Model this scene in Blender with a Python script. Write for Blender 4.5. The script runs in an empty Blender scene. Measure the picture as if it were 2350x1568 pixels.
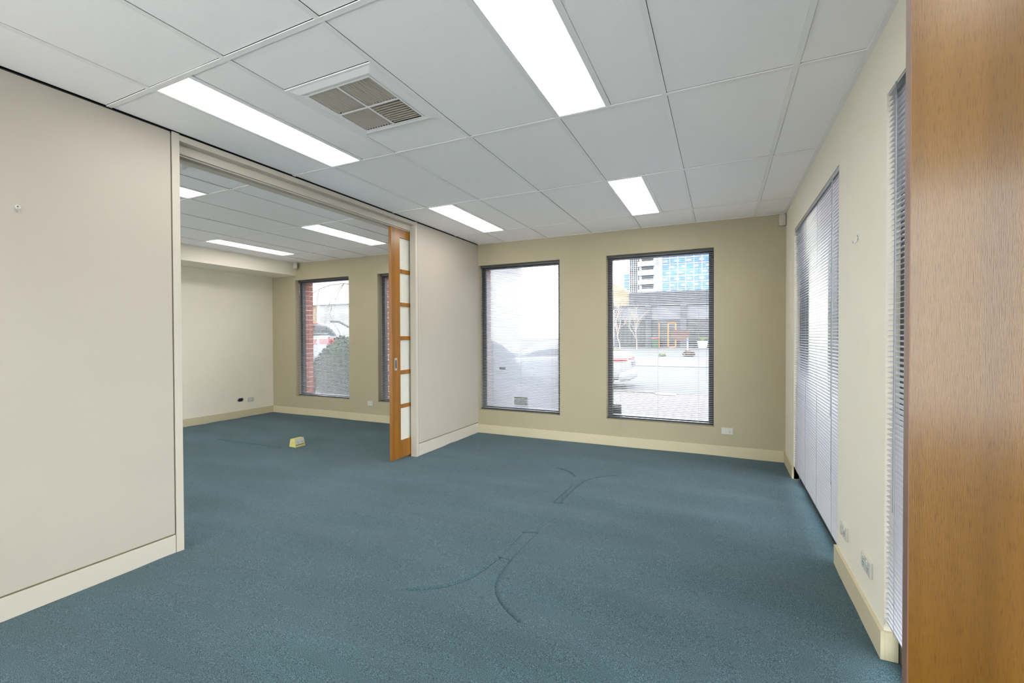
import bpy, bmesh, math, random
import numpy as np
from mathutils import Vector, Matrix
random.seed(7)
sc = bpy.context.scene
COL = sc.collection

# ------------------------------------------------------------------ camera
EYE = 1.348
cam_d = bpy.data.cameras.new('camera'); cam = bpy.data.objects.new('camera', cam_d); COL.objects.link(cam)
cam_d.sensor_width = 36.0; cam_d.lens = 1032.78 / 2350 * 36.0; cam_d.clip_start = 0.03; cam_d.clip_end = 600
yw, pt, rl = math.radians(24.967), math.radians(-0.667), math.radians(-0.208)
fw = Vector((-math.sin(yw) * math.cos(pt), math.cos(yw) * math.cos(pt), math.sin(pt)))
rt = Vector((math.cos(yw), math.sin(yw), 0)); up = rt.cross(fw)
rt, up = math.cos(rl) * rt + math.sin(rl) * up, -math.sin(rl) * rt + math.cos(rl) * up
m = Matrix((rt, up, -fw)).transposed().to_4x4(); m.translation = (0, 0, EYE)
cam.matrix_world = m
sc.camera = cam
# ------------------------------------------------------------------ world, exposure
SKY_STRENGTH = 4.0
w = bpy.data.worlds.new('overcast_sky'); sc.world = w; w.use_nodes = True
nt = w.node_tree; nt.nodes.clear()
wo = nt.nodes.new('ShaderNodeOutputWorld'); bg = nt.nodes.new('ShaderNodeBackground')
tc = nt.nodes.new('ShaderNodeTexCoord'); sp = nt.nodes.new('ShaderNodeSeparateXYZ'); cr = nt.nodes.new('ShaderNodeValToRGB')
nt.links.new(tc.outputs['Generated'], sp.inputs[0]); nt.links.new(sp.outputs['Z'], cr.inputs[0])
cr.color_ramp.elements[0].position = 0.0; cr.color_ramp.elements[0].color = (1.0, 0.99, 0.98, 1)
cr.color_ramp.elements[1].position = 1.0; cr.color_ramp.elements[1].color = (0.86, 0.92, 1.0, 1)
nt.links.new(cr.outputs[0], bg.inputs[0]); bg.inputs[1].default_value = SKY_STRENGTH
nt.links.new(bg.outputs[0], wo.inputs[0])
PANEL_EMIT = 4.0
sc.view_settings.view_transform = 'Standard'; sc.view_settings.look = 'None'
sc.view_settings.gamma = 1.0; sc.view_settings.use_curve_mapping = False
sc.view_settings.exposure = 1.5
sc.cycles.use_denoising = True
sc.cycles.max_bounces = 10; sc.cycles.diffuse_bounces = 7; sc.cycles.glossy_bounces = 4
sc.cycles.transparent_max_bounces = 24; sc.cycles.transmission_bounces = 6
sc.cycles.sample_clamp_indirect = 6.0
sc.cycles.caustics_reflective = True; sc.cycles.caustics_refractive = False
sc.cycles.use_adaptive_sampling = False

# ------------------------------------------------------------------ materials
def srgb(r, g, b):
    f = lambda c: (c / 255 / 12.92) if c / 255 <= 0.04045 else ((c / 255 + 0.055) / 1.055) ** 2.4
    return (f(r), f(g), f(b), 1)
def mat(name, col, rough=0.6, metal=0.0, spec=0.5, noise=None, bump=None):
    """noise=(scale, amount[, stretch]) varies the colour, bump=(scale, strength[, stretch]) adds fine relief"""
    M = bpy.data.materials.new(name); M.use_nodes = True; n = M.node_tree.nodes; l = M.node_tree.links
    b = n['Principled BSDF']
    b.inputs['Base Color'].default_value = col; b.inputs['Roughness'].default_value = rough
    b.inputs['Metallic'].default_value = metal; b.inputs['Specular IOR Level'].default_value = spec
    if noise or bump:
        t = n.new('ShaderNodeTexCoord')
    def tex(sc_, st):
        mp = n.new('ShaderNodeMapping'); mp.inputs['Scale'].default_value = st
        no = n.new('ShaderNodeTexNoise'); no.inputs['Scale'].default_value = sc_; no.inputs['Detail'].default_value = 4
        l.new(t.outputs['Object'], mp.inputs[0]); l.new(mp.outputs[0], no.inputs[0]); return no
    if noise:
        no = tex(noise[0], noise[2] if len(noise) > 2 else (1, 1, 1))
        r = n.new('ShaderNodeValToRGB')
        a = noise[1]
        r.color_ramp.elements[0].position = 0.3; r.color_ramp.elements[1].position = 0.7
        r.color_ramp.elements[0].color = tuple(c * (1 - a) for c in col[:3]) + (1,)
        r.color_ramp.elements[1].color = tuple(min(1, c * (1 + a)) for c in col[:3]) + (1,)
        l.new(no.outputs[0], r.inputs[0]); l.new(r.outputs[0], b.inputs['Base Color'])
    if bump:
        no = tex(bump[0], bump[2] if len(bump) > 2 else (1, 1, 1))
        bn = n.new('ShaderNodeBump'); bn.inputs['Strength'].default_value = bump[1]; bn.inputs['Distance'].default_value = 0.002
        l.new(no.outputs[0], bn.inputs['Height']); l.new(bn.outputs[0], b.inputs['Normal'])
    return M
M_WALL = mat('painted_plaster', srgb(232, 225, 208), 0.75, spec=0.25, noise=(3, 0.015), bump=(420, 0.12))
M_WALLK = mat('khaki_painted_plaster', srgb(176, 166, 140), 0.75, spec=0.25, noise=(3, 0.02), bump=(420, 0.12))
M_PANEL = mat('painted_partition_board', srgb(182, 173, 160), 0.5, spec=0.4, noise=(2, 0.02), bump=(300, 0.08))
M_SKIRT = mat('cream_gloss_trim', srgb(204, 193, 162), 0.45, spec=0.4, noise=(6, 0.02))
M_SKIRTW = mat('pale_trim', srgb(194, 186, 172), 0.5, spec=0.4)
M_GROOVE = mat('ochre_groove', srgb(120, 108, 72), 0.8)
M_TILE = mat('ceiling_board', (0.97, 0.93, 0.92, 1), 0.85, spec=0.2, noise=(60, 0.012), bump=(250, 0.15))
M_TEE = mat('white_enamel', (0.90, 0.87, 0.86, 1), 0.4, spec=0.4)
M_BLACK = mat('plenum_black', (0.012, 0.012, 0.012, 1), 0.9)
M_FRAME = mat('black_anodised_frame', (0.018, 0.02, 0.026, 1), 0.35, spec=0.5)
M_SLAT = mat('silver_enamel_slat', (0.60, 0.60, 0.62, 1), 0.30, 0.15, spec=0.5)
M_SLAT2 = mat('satin_metal_slat', (0.56, 0.56, 0.60, 1), 0.28, 0.5, spec=0.5)
M_RAIL = mat('silver_rail', (0.55, 0.57, 0.6, 1), 0.3, 0.6)
M_SHADERAIL = mat('backlit_shade_rail', (0.07, 0.07, 0.075, 1), 0.4)  # same rail as the silver one, backlit shade put into the colour
M_CORD = mat('grey_cord', (0.25, 0.25, 0.27, 1), 0.7)
M_WHITEP = mat('white_plastic', (0.60, 0.59, 0.53, 1), 0.35)
M_CREAMP = mat('aged_cream_plastic', srgb(206, 196, 120), 0.45, noise=(40, 0.04))
M_HOLE = mat('dark_slot', (0.01, 0.01, 0.01, 1), 0.9)
M_CHROME = mat('brushed_steel', (0.7, 0.7, 0.7, 1), 0.3, 1.0)
M_BRICK = mat('red_brick', srgb(140, 66, 56), 0.85, noise=(30, 0.22), bump=(150, 0.5))
M_MORTAR = mat('pale_mortar', srgb(205, 190, 175), 0.95)
M_VENTG = mat('vent_blade', srgb(200, 192, 180), 0.5)
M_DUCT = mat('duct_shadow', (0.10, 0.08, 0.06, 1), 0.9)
M_SILVERCAR = mat('silver_paint', (0.52, 0.56, 0.62, 1), 0.25, 0.3)
M_WHITECAR = mat('white_paint', (0.8, 0.82, 0.84, 1), 0.25)
M_DGLASS = mat('dark_car_glass', (0.006, 0.008, 0.012, 1), 0.15, spec=0.12)
M_RED = mat('red_lens', (0.75, 0.02, 0.03, 1), 0.2)
M_TYRE = mat('tyre_rubber', (0.02, 0.02, 0.02, 1), 0.8)
M_DGREY = mat('dark_grey_render', srgb(92, 92, 98), 0.85, noise=(0.8, 0.08))
M_BAYPAN = mat('perforated_grey_panel', srgb(128, 128, 136), 0.7)
M_BEIGE = mat('beige_weatherboard', srgb(214, 190, 152), 0.8)
M_SHOPBLK = mat('shopfront_dark', (0.012, 0.012, 0.014, 1), 0.25)
M_TIMBER = mat('orange_timber', srgb(205, 118, 30), 0.5)
M_WHITE = mat('white_render', (0.85, 0.85, 0.86, 1), 0.8)
M_BLUEG = mat('sky_blue_glass', srgb(48, 128, 214), 0.2, noise=(0.12, 0.35, (1, 1, 3)))  # blue of the reflected sky is put into the base colour
M_PALEG = mat('pale_glass', srgb(170, 200, 225), 0.2)
M_LEAF = mat('dark_leaf', srgb(62, 78, 50), 0.8, spec=0.12, noise=(9, 0.45))
M_LEAF2 = mat('bright_leaf', srgb(110, 140, 60), 0.6, noise=(9, 0.35))
M_BARK = mat('bare_twig', srgb(120, 92, 78), 0.8)
M_PALEBARK = mat('pale_twig', srgb(196, 176, 160), 0.8)
M_ROAD = mat('asphalt', srgb(168, 170, 176), 0.9, noise=(2, 0.06), bump=(60, 0.5))
M_KERB = mat('concrete_kerb', srgb(214, 204, 184), 0.85, noise=(6, 0.05))
M_BROWN = mat('brown_board', srgb(84, 54, 38), 0.7)
M_GREEN = mat('green_bin_plastic', srgb(40, 84, 50), 0.5)
M_REDP = mat('red_bin_lid', srgb(190, 40, 50), 0.5)
M_GRASS = mat('grass', srgb(130, 150, 70), 0.9, noise=(4, 0.3))
M_NAVY = mat('navy_van_paint', srgb(38, 52, 84), 0.3)
M_STEELF = mat('charcoal_fence', srgb(42, 43, 46), 0.6)
M_ORANGEB = mat('orange_brick', srgb(226, 158, 130), 0.85, noise=(4, 0.1))
M_ROLLER = mat('roller_door_sheet', (0.30, 0.31, 0.31, 1), 0.6)
M_OFFICE = mat('roof_sheet', (0.5, 0.5, 0.52, 1), 0.6)

def brickmat(name, c1, c2, mortar, scale, bw=0.5, rh=0.25, ms=0.02):
    M = bpy.data.materials.new(name); M.use_nodes = True; n = M.node_tree.nodes; l = M.node_tree.links
    b = n['Principled BSDF']; b.inputs['Roughness'].default_value = 0.9
    t = n.new('ShaderNodeTexCoord'); br = n.new('ShaderNodeTexBrick'); mp = n.new('ShaderNodeMapping')
    mp.inputs['Rotation'].default_value = (0, 0, math.radians(45))
    l.new(t.outputs['Object'], mp.inputs[0]); l.new(mp.outputs[0], br.inputs[0]); br.inputs['Scale'].default_value = scale
    br.inputs['Color1'].default_value = c1; br.inputs['Color2'].default_value = c2; br.inputs['Mortar'].default_value = mortar
    br.inputs['Mortar Size'].default_value = ms; br.inputs['Brick Width'].default_value = bw; br.inputs['Row Height'].default_value = rh
    l.new(br.outputs['Color'], b.inputs['Base Color']); return M
M_YARD = mat('pale_bounce_yard', (0.72, 0.70, 0.67, 1), 0.9)
M_PAVER = brickmat('clay_pavers', srgb(176, 158, 160), srgb(160, 146, 150), srgb(92, 86, 84), 2.2, ms=0.03)
M_PAVER2 = brickmat('pink_pavers', srgb(222, 204, 194), srgb(214, 196, 186), srgb(178, 158, 148), 1.6)
M_PAVER3 = brickmat('grey_pavers', srgb(196, 198, 204), srgb(186, 188, 194), srgb(128, 130, 136), 1.6)

def emat(name, col, s):
    M = bpy.data.materials.new(name); M.use_nodes = True; n = M.node_tree.nodes; l = M.node_tree.links
    for x in list(n): n.remove(x)
    o = n.new('ShaderNodeOutputMaterial'); e = n.new('ShaderNodeEmission'); e.inputs[0].default_value = col; e.inputs[1].default_value = s
    l.new(e.outputs[0], o.inputs[0]); return M
M_LIGHT = emat('lit_diffuser', (1.0, 0.985, 0.96, 1), PANEL_EMIT)

def glassmat(name, tint, film=0.0, filmcol=(0.9, 0.93, 1.0, 1), refl=0.06):
    """clear pane: light passes straight through, with a faint reflection and an optional milky film"""
    M = bpy.data.materials.new(name); M.use_nodes = True; n = M.node_tree.nodes; l = M.node_tree.links
    for x in list(n): n.remove(x)
    o = n.new('ShaderNodeOutputMaterial'); tr = n.new('ShaderNodeBsdfTransparent'); tr.inputs[0].default_value = tint
    gl = n.new('ShaderNodeBsdfGlossy'); gl.inputs['Roughness'].default_value = 0.02
    mx = n.new('ShaderNodeMixShader'); lw = n.new('ShaderNodeLayerWeight'); lw.inputs[0].default_value = 0.25
    mm = n.new('ShaderNodeMath'); mm.operation = 'MULTIPLY'; mm.inputs[1].default_value = 0.35 if refl > 0 else 0
    l.new(lw.outputs['Fresnel'], mm.inputs[0]); l.new(mm.outputs[0], mx.inputs[0])
    l.new(tr.outputs[0], mx.inputs[1]); l.new(gl.outputs[0], mx.inputs[2])
    last = mx
    if film > 0:
        tl = n.new('ShaderNodeBsdfTranslucent'); tl.inputs[0].default_value = filmcol
        rf = n.new('ShaderNodeBsdfRefraction'); rf.inputs['IOR'].default_value = 1.02; rf.inputs['Roughness'].default_value = 0.35
        m3 = n.new('ShaderNodeMixShader'); m3.inputs[0].default_value = 0.30
        l.new(tl.outputs[0], m3.inputs[1]); l.new(rf.outputs[0], m3.inputs[2])
        m2 = n.new('ShaderNodeMixShader'); m2.inputs[0].default_value = film
        l.new(mx.outputs[0], m2.inputs[1]); l.new(m3.outputs[0], m2.inputs[2]); last = m2
    l.new(last.outputs[0], o.inputs[0]); return M
M_GLASS = glassmat('clear_glass', (0.93, 0.96, 0.97, 1))
M_FILM = glassmat('milky_film_glass', (0.95, 0.97, 1, 1), 0.70, (0.34, 0.36, 0.39, 1))
M_FROST = mat('reeded_white_pane', srgb(214, 212, 200), 0.25, bump=(8, 0.9, (1, 1, 16)))
M_CLEARP = glassmat('clear_plastic', (0.75, 0.78, 0.85, 1))

def woodmat(name, base, dark, rough=0.32, sx=1.0):
    M = bpy.data.materials.new(name); M.use_nodes = True; n = M.node_tree.nodes; l = M.node_tree.links
    b = n['Principled BSDF']; b.inputs['Roughness'].default_value = rough; b.inputs['Specular IOR Level'].default_value = 0.6; b.inputs['Coat Weight'].default_value = 0.55 if sx > 3 else 0.2; b.inputs['Coat Roughness'].default_value = 0.17
    t = n.new('ShaderNodeTexCoord')
    def nz(s, st, d=4):
        mp = n.new('ShaderNodeMapping'); mp.inputs['Scale'].default_value = st
        no = n.new('ShaderNodeTexNoise'); no.inputs['Scale'].default_value = s; no.inputs['Detail'].default_value = d
        l.new(t.outputs['Object'], mp.inputs[0]); l.new(mp.outputs[0], no.inputs[0]); return no
    a = nz(14 * (1 + (sx - 1) * 0.2), (1, 1, 0.03)); c = nz(330 * sx, (1, 1, 0.045), 2)
    r = n.new('ShaderNodeValToRGB'); r.color_ramp.elements[0].position = 0.32; r.color_ramp.elements[1].position = 0.68
    r.color_ramp.elements[0].color = dark; r.color_ramp.elements[1].color = base
    r2 = n.new('ShaderNodeValToRGB'); r2.color_ramp.elements[0].position = 0.30; r2.color_ramp.elements[1].position = 0.45
    r2.color_ramp.elements[0].color = (0.60, 0.52, 0.45, 1); r2.color_ramp.elements[1].color = (1, 1, 1, 1)
    mx = n.new('ShaderNodeMix'); mx.data_type = 'RGBA'; mx.blend_type = 'MULTIPLY'; mx.inputs[0].default_value = 0.8
    l.new(a.outputs[0], r.inputs[0]); l.new(c.outputs[0], r2.inputs[0])
    l.new(r.outputs[0], mx.inputs[6]); l.new(r2.outputs[0], mx.inputs[7]); l.new(mx.outputs[2], b.inputs['Base Color'])
    bn = n.new('ShaderNodeBump'); bn.inputs['Strength'].default_value = 0.35; bn.inputs['Distance'].default_value = 0.0006
    l.new(c.outputs[0], bn.inputs['Height']); l.new(bn.outputs[0], b.inputs['Normal'])
    return M
M_DOOR = woodmat('honey_veneer', srgb(126, 86, 20), srgb(98, 64, 8), 0.24, 5.0)
M_DOOREDGE = woodmat('door_edge_timber', srgb(136, 98, 76), srgb(104, 68, 50), 0.5)
M_LEAFW = woodmat('amber_timber', srgb(160, 106, 20), srgb(130, 80, 12), 0.35, 0.6)

def carpetmat():
    M = bpy.data.materials.new('teal_carpet'); M.use_nodes = True; n = M.node_tree.nodes; l = M.node_tree.links
    b = n['Principled BSDF']; b.inputs['Roughness'].default_value = 1.0; b.inputs['Specular IOR Level'].default_value = 0.0
    b.inputs['Sheen Weight'].default_value = 0.15
    t = n.new('ShaderNodeTexCoord')
    def nz(s, d, st=(1, 1, 1)):
        mp = n.new('ShaderNodeMapping'); mp.inputs['Scale'].default_value = st
        no = n.new('ShaderNodeTexNoise'); no.inputs['Scale'].default_value = s; no.inputs['Detail'].default_value = d
        l.new(t.outputs['Object'], mp.inputs[0]); l.new(mp.outputs[0], no.inputs[0]); return no
    a = nz(400, 3); c = nz(1.6, 3, (0.6, 1.6, 1))
    r = n.new('ShaderNodeValToRGB'); e = r.color_ramp.elements
    e[0].position = 0.30; e[0].color = srgb(16, 30, 33); e[1].position = 0.70; e[1].color = srgb(116, 142, 152)
    k = e.new(0.5); k.color = srgb(57, 84, 90)
    l.new(a.outputs[0], r.inputs[0])
    r2 = n.new('ShaderNodeValToRGB'); r2.color_ramp.elements[0].position = 0.3; r2.color_ramp.elements[1].position = 0.7
    r2.color_ramp.elements[0].color = (0.86, 0.87, 0.86, 1); r2.color_ramp.elements[1].color = (1.08, 1.08, 1.1, 1)
    l.new(c.outputs[0], r2.inputs[0])
    mx = n.new('ShaderNodeMix'); mx.data_type = 'RGBA'; mx.blend_type = 'MULTIPLY'; mx.inputs[0].default_value = 1.0
    l.new(r.outputs[0], mx.inputs[6]); l.new(r2.outputs[0], mx.inputs[7]); l.new(mx.outputs[2], b.inputs['Base Color'])
    bn = n.new('ShaderNodeBump'); bn.inputs['Strength'].default_value = 0.8; bn.inputs['Distance'].default_value = 0.004
    l.new(a.outputs[0], bn.inputs['Height']); l.new(bn.outputs[0], b.inputs['Normal'])
    return M
M_CARPET = carpetmat()

# the street is seen at an indoor exposure, so its base colours are darkened to offset it
def dim(M, k):
    for n_ in M.node_tree.nodes:
        if n_.type == 'BSDF_PRINCIPLED': c_ = n_.inputs['Base Color'].default_value; n_.inputs['Base Color'].default_value = (c_[0] * k, c_[1] * k, c_[2] * k, 1)
        if n_.type == 'VALTORGB':
            for e_ in n_.color_ramp.elements: e_.color = (e_.color[0] * k, e_.color[1] * k, e_.color[2] * k, 1)
        if n_.type == 'TEX_BRICK':
            for nm in ('Color1', 'Color2', 'Mortar'): c_ = n_.inputs[nm].default_value; n_.inputs[nm].default_value = (c_[0] * k, c_[1] * k, c_[2] * k, 1)
for M_, k_ in ((M_PAVER, .24), (M_PAVER2, .085), (M_PAVER3, .092), (M_ROAD, .125), (M_KERB, .13), (M_DGREY, .42), (M_BAYPAN, .42), (M_BEIGE, .32), (M_WHITE, .55), (M_BLUEG, .36), (M_PALEG, .45),
               (M_LEAF, .28), (M_LEAF2, .4), (M_PALEBARK, .5), (M_BARK, .4), (M_BROWN, .5), (M_GREEN, .5), (M_REDP, .5), (M_TIMBER, .6), (M_GRASS, .4), (M_NAVY, .6), (M_ORANGEB, .5), (M_WHITECAR, .27), (M_SILVERCAR, .28), (M_BRICK, .8), (M_MORTAR, .9), (M_RED, .6)): dim(M_, k_)

# ------------------------------------------------------------------ helpers
class MB:
    def __init__(s): s.v = []; s.f = []
    def box(s, x0, x1, y0, y1, z0, z1):
        i = len(s.v)
        s.v += [(x0, y0, z0), (x1, y0, z0), (x1, y1, z0), (x0, y1, z0), (x0, y0, z1), (x1, y0, z1), (x1, y1, z1), (x0, y1, z1)]
        s.f += [tuple(i + k for k in q) for q in ((0, 3, 2, 1), (4, 5, 6, 7), (0, 1, 5, 4), (1, 2, 6, 5), (2, 3, 7, 6), (3, 0, 4, 7))]
        return s
    def hexa(s, pts):   # 8 points: bottom loop then top loop
        i = len(s.v); s.v += [tuple(p) for p in pts]
        s.f += [tuple(i + k for k in q) for q in ((0, 3, 2, 1), (4, 5, 6, 7), (0, 1, 5, 4), (1, 2, 6, 5), (2, 3, 7, 6), (3, 0, 4, 7))]
        return s
    def prism(s, poly, a, b, axis):   # extrude 2-D polygon along axis from a to b
        def P(p, t):
            return {0: (t, p[0], p[1]), 1: (p[0], t, p[1]), 2: (p[0], p[1], t)}[axis]
        i = len(s.v); n = len(poly)
        s.v += [P(p, a) for p in poly] + [P(p, b) for p in poly]
        s.f += [tuple(range(i + n - 1, i - 1, -1)), tuple(range(i + n, i + 2 * n))]
        s.f += [(i + k, i + (k + 1) % n, i + n + (k + 1) % n, i + n + k) for k in range(n)]
        return s
    def cyl(s, c, r, h, axis=2, n=16, r2=None):
        r2 = r if r2 is None else r2; i = len(s.v)
        for t, rr in ((0, r), (h, r2)):
            for k in range(n):
                a = 2 * math.pi * k / n; p = [0, 0, 0]
                p[axis] = c[axis] + t; p[(axis + 1) % 3] = c[(axis + 1) % 3] + rr * math.cos(a); p[(axis + 2) % 3] = c[(axis + 2) % 3] + rr * math.sin(a)
                s.v.append(tuple(p))
        s.f += [tuple(range(i + n - 1, i - 1, -1)), tuple(range(i + n, i + 2 * n))]
        s.f += [(i + k, i + (k + 1) % n, i + n + (k + 1) % n, i + n + k) for k in range(n)]
        return s
    def tube(s, pts, r, n=6, r_end=None):
        pts = [Vector(p) for p in pts]; i0 = len(s.v); L = len(pts)
        for j, p in enumerate(pts):
            d = (pts[min(j + 1, L - 1)] - pts[max(j - 1, 0)]).normalized()
            a = d.orthogonal().normalized(); b = d.cross(a)
            rr = r if r_end is None else r + (r_end - r) * j / (L - 1)
            for k in range(n):
                t = 2 * math.pi * k / n; q = p + rr * (math.cos(t) * a + math.sin(t) * b); s.v.append(tuple(q))
        for j in range(L - 1):
            for k in range(n):
                a = i0 + j * n + k; b = i0 + j * n + (k + 1) % n
                s.f.append((a, b, b + n, a + n))
        s.f += [tuple(range(i0 + n - 1, i0 - 1, -1)), tuple(range(i0 + (L - 1) * n, i0 + L * n))]
        return s
    def build(s, name, mtl, parent=None, smooth=False, bevel=0, loc=None):
        me = bpy.data.meshes.new(name); me.from_pydata(s.v, [], s.f); me.update()
        bm = bmesh.new(); bm.from_mesh(me); bmesh.ops.recalc_face_normals(bm, faces=bm.faces)
        if bevel: bmesh.ops.bevel(bm, geom=list(bm.edges), offset=bevel, segments=2, affect='EDGES', profile=0.6)
        bm.to_mesh(me); bm.free()
        me.materials.append(mtl)
        if smooth: me.polygons.foreach_set('use_smooth', [True] * len(me.polygons))
        o = bpy.data.objects.new(name, me); COL.objects.link(o)
        if parent is not None: o.parent = parent
        if loc is not None: o.location = loc
        return o
def inst(src, parent, loc=(0, 0, 0), name=None):
    o = src.copy(); COL.objects.link(o); o.parent = parent; o.location = loc
    if name: o.name = name
    return o
def tag(o, label, cat, group=None):
    o['label'] = label; o['category'] = cat
    if group: o['group'] = group
    return o
def struct(o, label=None):
    o['kind'] = 'structure'
    if label: o['label'] = label
    return o
def thing(name, label, cat, loc=(0, 0, 0), group=None, rz=0):
    o = bpy.data.objects.new(name, None); COL.objects.link(o); o.location = loc; o.rotation_euler = (0, 0, rz); o.empty_display_size = 0.1
    return tag(o, label, cat, group)
def rootstruct(name, label=None):
    o = bpy.data.objects.new(name, None); COL.objects.link(o); return struct(o, label)

# ------------------------------------------------------------------ room constants
D = 5.525            # window wall, inner face
R = 0.615            # right wall, inner face
L = -3.093           # partition, inner face
LB = -3.30           # partition, far room side
FL = -7.32           # far room, left wall
YF = -1.60           # wall behind the camera
H = 2.631            # ceiling
Y0B = -1.0           # far room, near wall

# ------------------------------------------------------------------ floor (carpet with welts)
def floor_mesh():
    def axis(a, b, fines):
        out = []; x = a
        while x < b:
            out.append(x)
            st = 0.035
            for (f0, f1, s) in fines:
                if f0 <= x < f1: st = s
            x += st
        out.append(b); return np.array(out)
    xs = axis(FL - 0.05, R + 0.3, [(-6.2, -4.6, 0.015), (-1.62, -0.78, 0.0065)])
    ys = axis(YF - 0.05, D + 0.12, [(1.8, 2.95, 0.0065), (3.38, 3.65, 0.0065), (3.65, 3.86, 0.006), (3.86, 4.42, 0.0065)])
    X, Y = np.meshgrid(xs, ys); Z = np.zeros_like(X)
    # slack ripples in the stretched carpet
    Z += 0.0034 * np.sin(2.1 * X + 9.5 * Y + 1.3 * np.sin(1.1 * X)) + 0.0028 * np.sin(-1.7 * X + 14 * Y + 2 * np.sin(0.9 * X + 0.5))
    Z += 0.003 * np.sin(0.8 * X + 4.1 * Y + 1.0) * np.sin(1.9 * X - 0.4)
    def seg(P, h, wd, skew=0.0):
        nonlocal Z
        best = np.full(X.shape, 9.0); sgn = np.zeros_like(X)
        for (x1, y1), (x2, y2) in zip(P[:-1], P[1:]):
            dx, dy = x2 - x1, y2 - y1; t = np.clip(((X - x1) * dx + (Y - y1) * dy) / (dx * dx + dy * dy), 0, 1)
            ex, ey = X - x1 - t * dx, Y - y1 - t * dy; d = np.hypot(ex, ey)
            s = np.sign(dx * ey - dy * ex); mk = d < best
            best = np.where(mk, d, best); sgn = np.where(mk, s, sgn)
        Z += h * np.exp(-(best / wd) ** 2)
        if skew: Z += skew * np.where(sgn > 0, np.exp(-best / (wd * 3.5)), 0)
    def smoothp(P, n=3):
        for _ in range(n):
            Q = [P[0]]
            for a, b in zip(P[:-1], P[1:]):
                Q += [(a[0] * .75 + b[0] * .25, a[1] * .75 + b[1] * .25), (a[0] * .25 + b[0] * .75, a[1] * .25 + b[1] * .75)]
            P = Q + [P[-1]]
        return P
    seg(smoothp([(-1.502, 1.917), (-1.364, 2.007), (-1.256, 2.191), (-1.227, 2.435)]), -0.009, 0.009, 0.007)
    seg([(-1.227, 2.435), (-1.235, 2.822)], -0.004, 0.007)
    seg([(-1.235, 2.822), (-1.148, 2.859)], -0.006, 0.007)
    seg([(-1.148, 2.859), (-1.156, 2.43)], -0.005, 0.007)
    seg([(-1.227, 2.44), (-1.156, 2.43)], -0.005, 0.006)
    seg(smoothp([(-1.156, 2.42), (-1.135, 2.183), (-1.03, 2.036), (-0.868, 1.926)]), -0.009, 0.009, -0.006)
    seg(smoothp([(-0.888, 4.354), (-1.058, 4.26), (-1.174, 4.0), (-1.19, 3.484)]), -0.009, 0.010, 0.005)
    seg([(-1.17, 3.46), (-1.25, 3.445), (-1.225, 3.847)], -0.008, 0.009)
    seg(smoothp([(-1.522, 4.369), (-1.362, 4.30), (-1.282, 4.162)]), -0.009, 0.010, -0.004)
    seg(smoothp([(-6.0, 3.74), (-5.5, 3.757), (-4.86, 3.763)]), -0.008, 0.014, 0.008)
    seg(smoothp([(-7.3, 4.05), (-6.9, 4.12), (-6.4, 4.35)]), -0.004, 0.02, 0)
    ny, nx = X.shape
    me = bpy.data.meshes.new('floor')
    co = np.stack([X.ravel(), Y.ravel(), Z.ravel()], 1).astype(np.float32)
    idx = np.arange(nx * ny).reshape(ny, nx)
    q = np.stack([idx[:-1, :-1], idx[:-1, 1:], idx[1:, 1:], idx[1:, :-1]], -1).reshape(-1, 4)
    me.vertices.add(len(co)); me.vertices.foreach_set('co', co.ravel())
    me.loops.add(q.size); me.loops.foreach_set('vertex_index', q.ravel().astype(np.int32))
    me.polygons.add(len(q)); me.polygons.foreach_set('loop_start', (np.arange(len(q)) * 4).astype(np.int32))
    me.polygons.foreach_set('use_smooth', np.ones(len(q), dtype=bool))
    me.update(calc_edges=True); me.materials.append(M_CARPET)
    o = bpy.data.objects.new('floor', me); COL.objects.link(o)
    return struct(o)
floor_mesh()
struct(MB().box(FL - 0.3, R + 0.3, YF - 0.3, D + 0.15, -0.30, -0.02).build('trim_1', M_KERB), 'concrete slab under the carpet')

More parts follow.
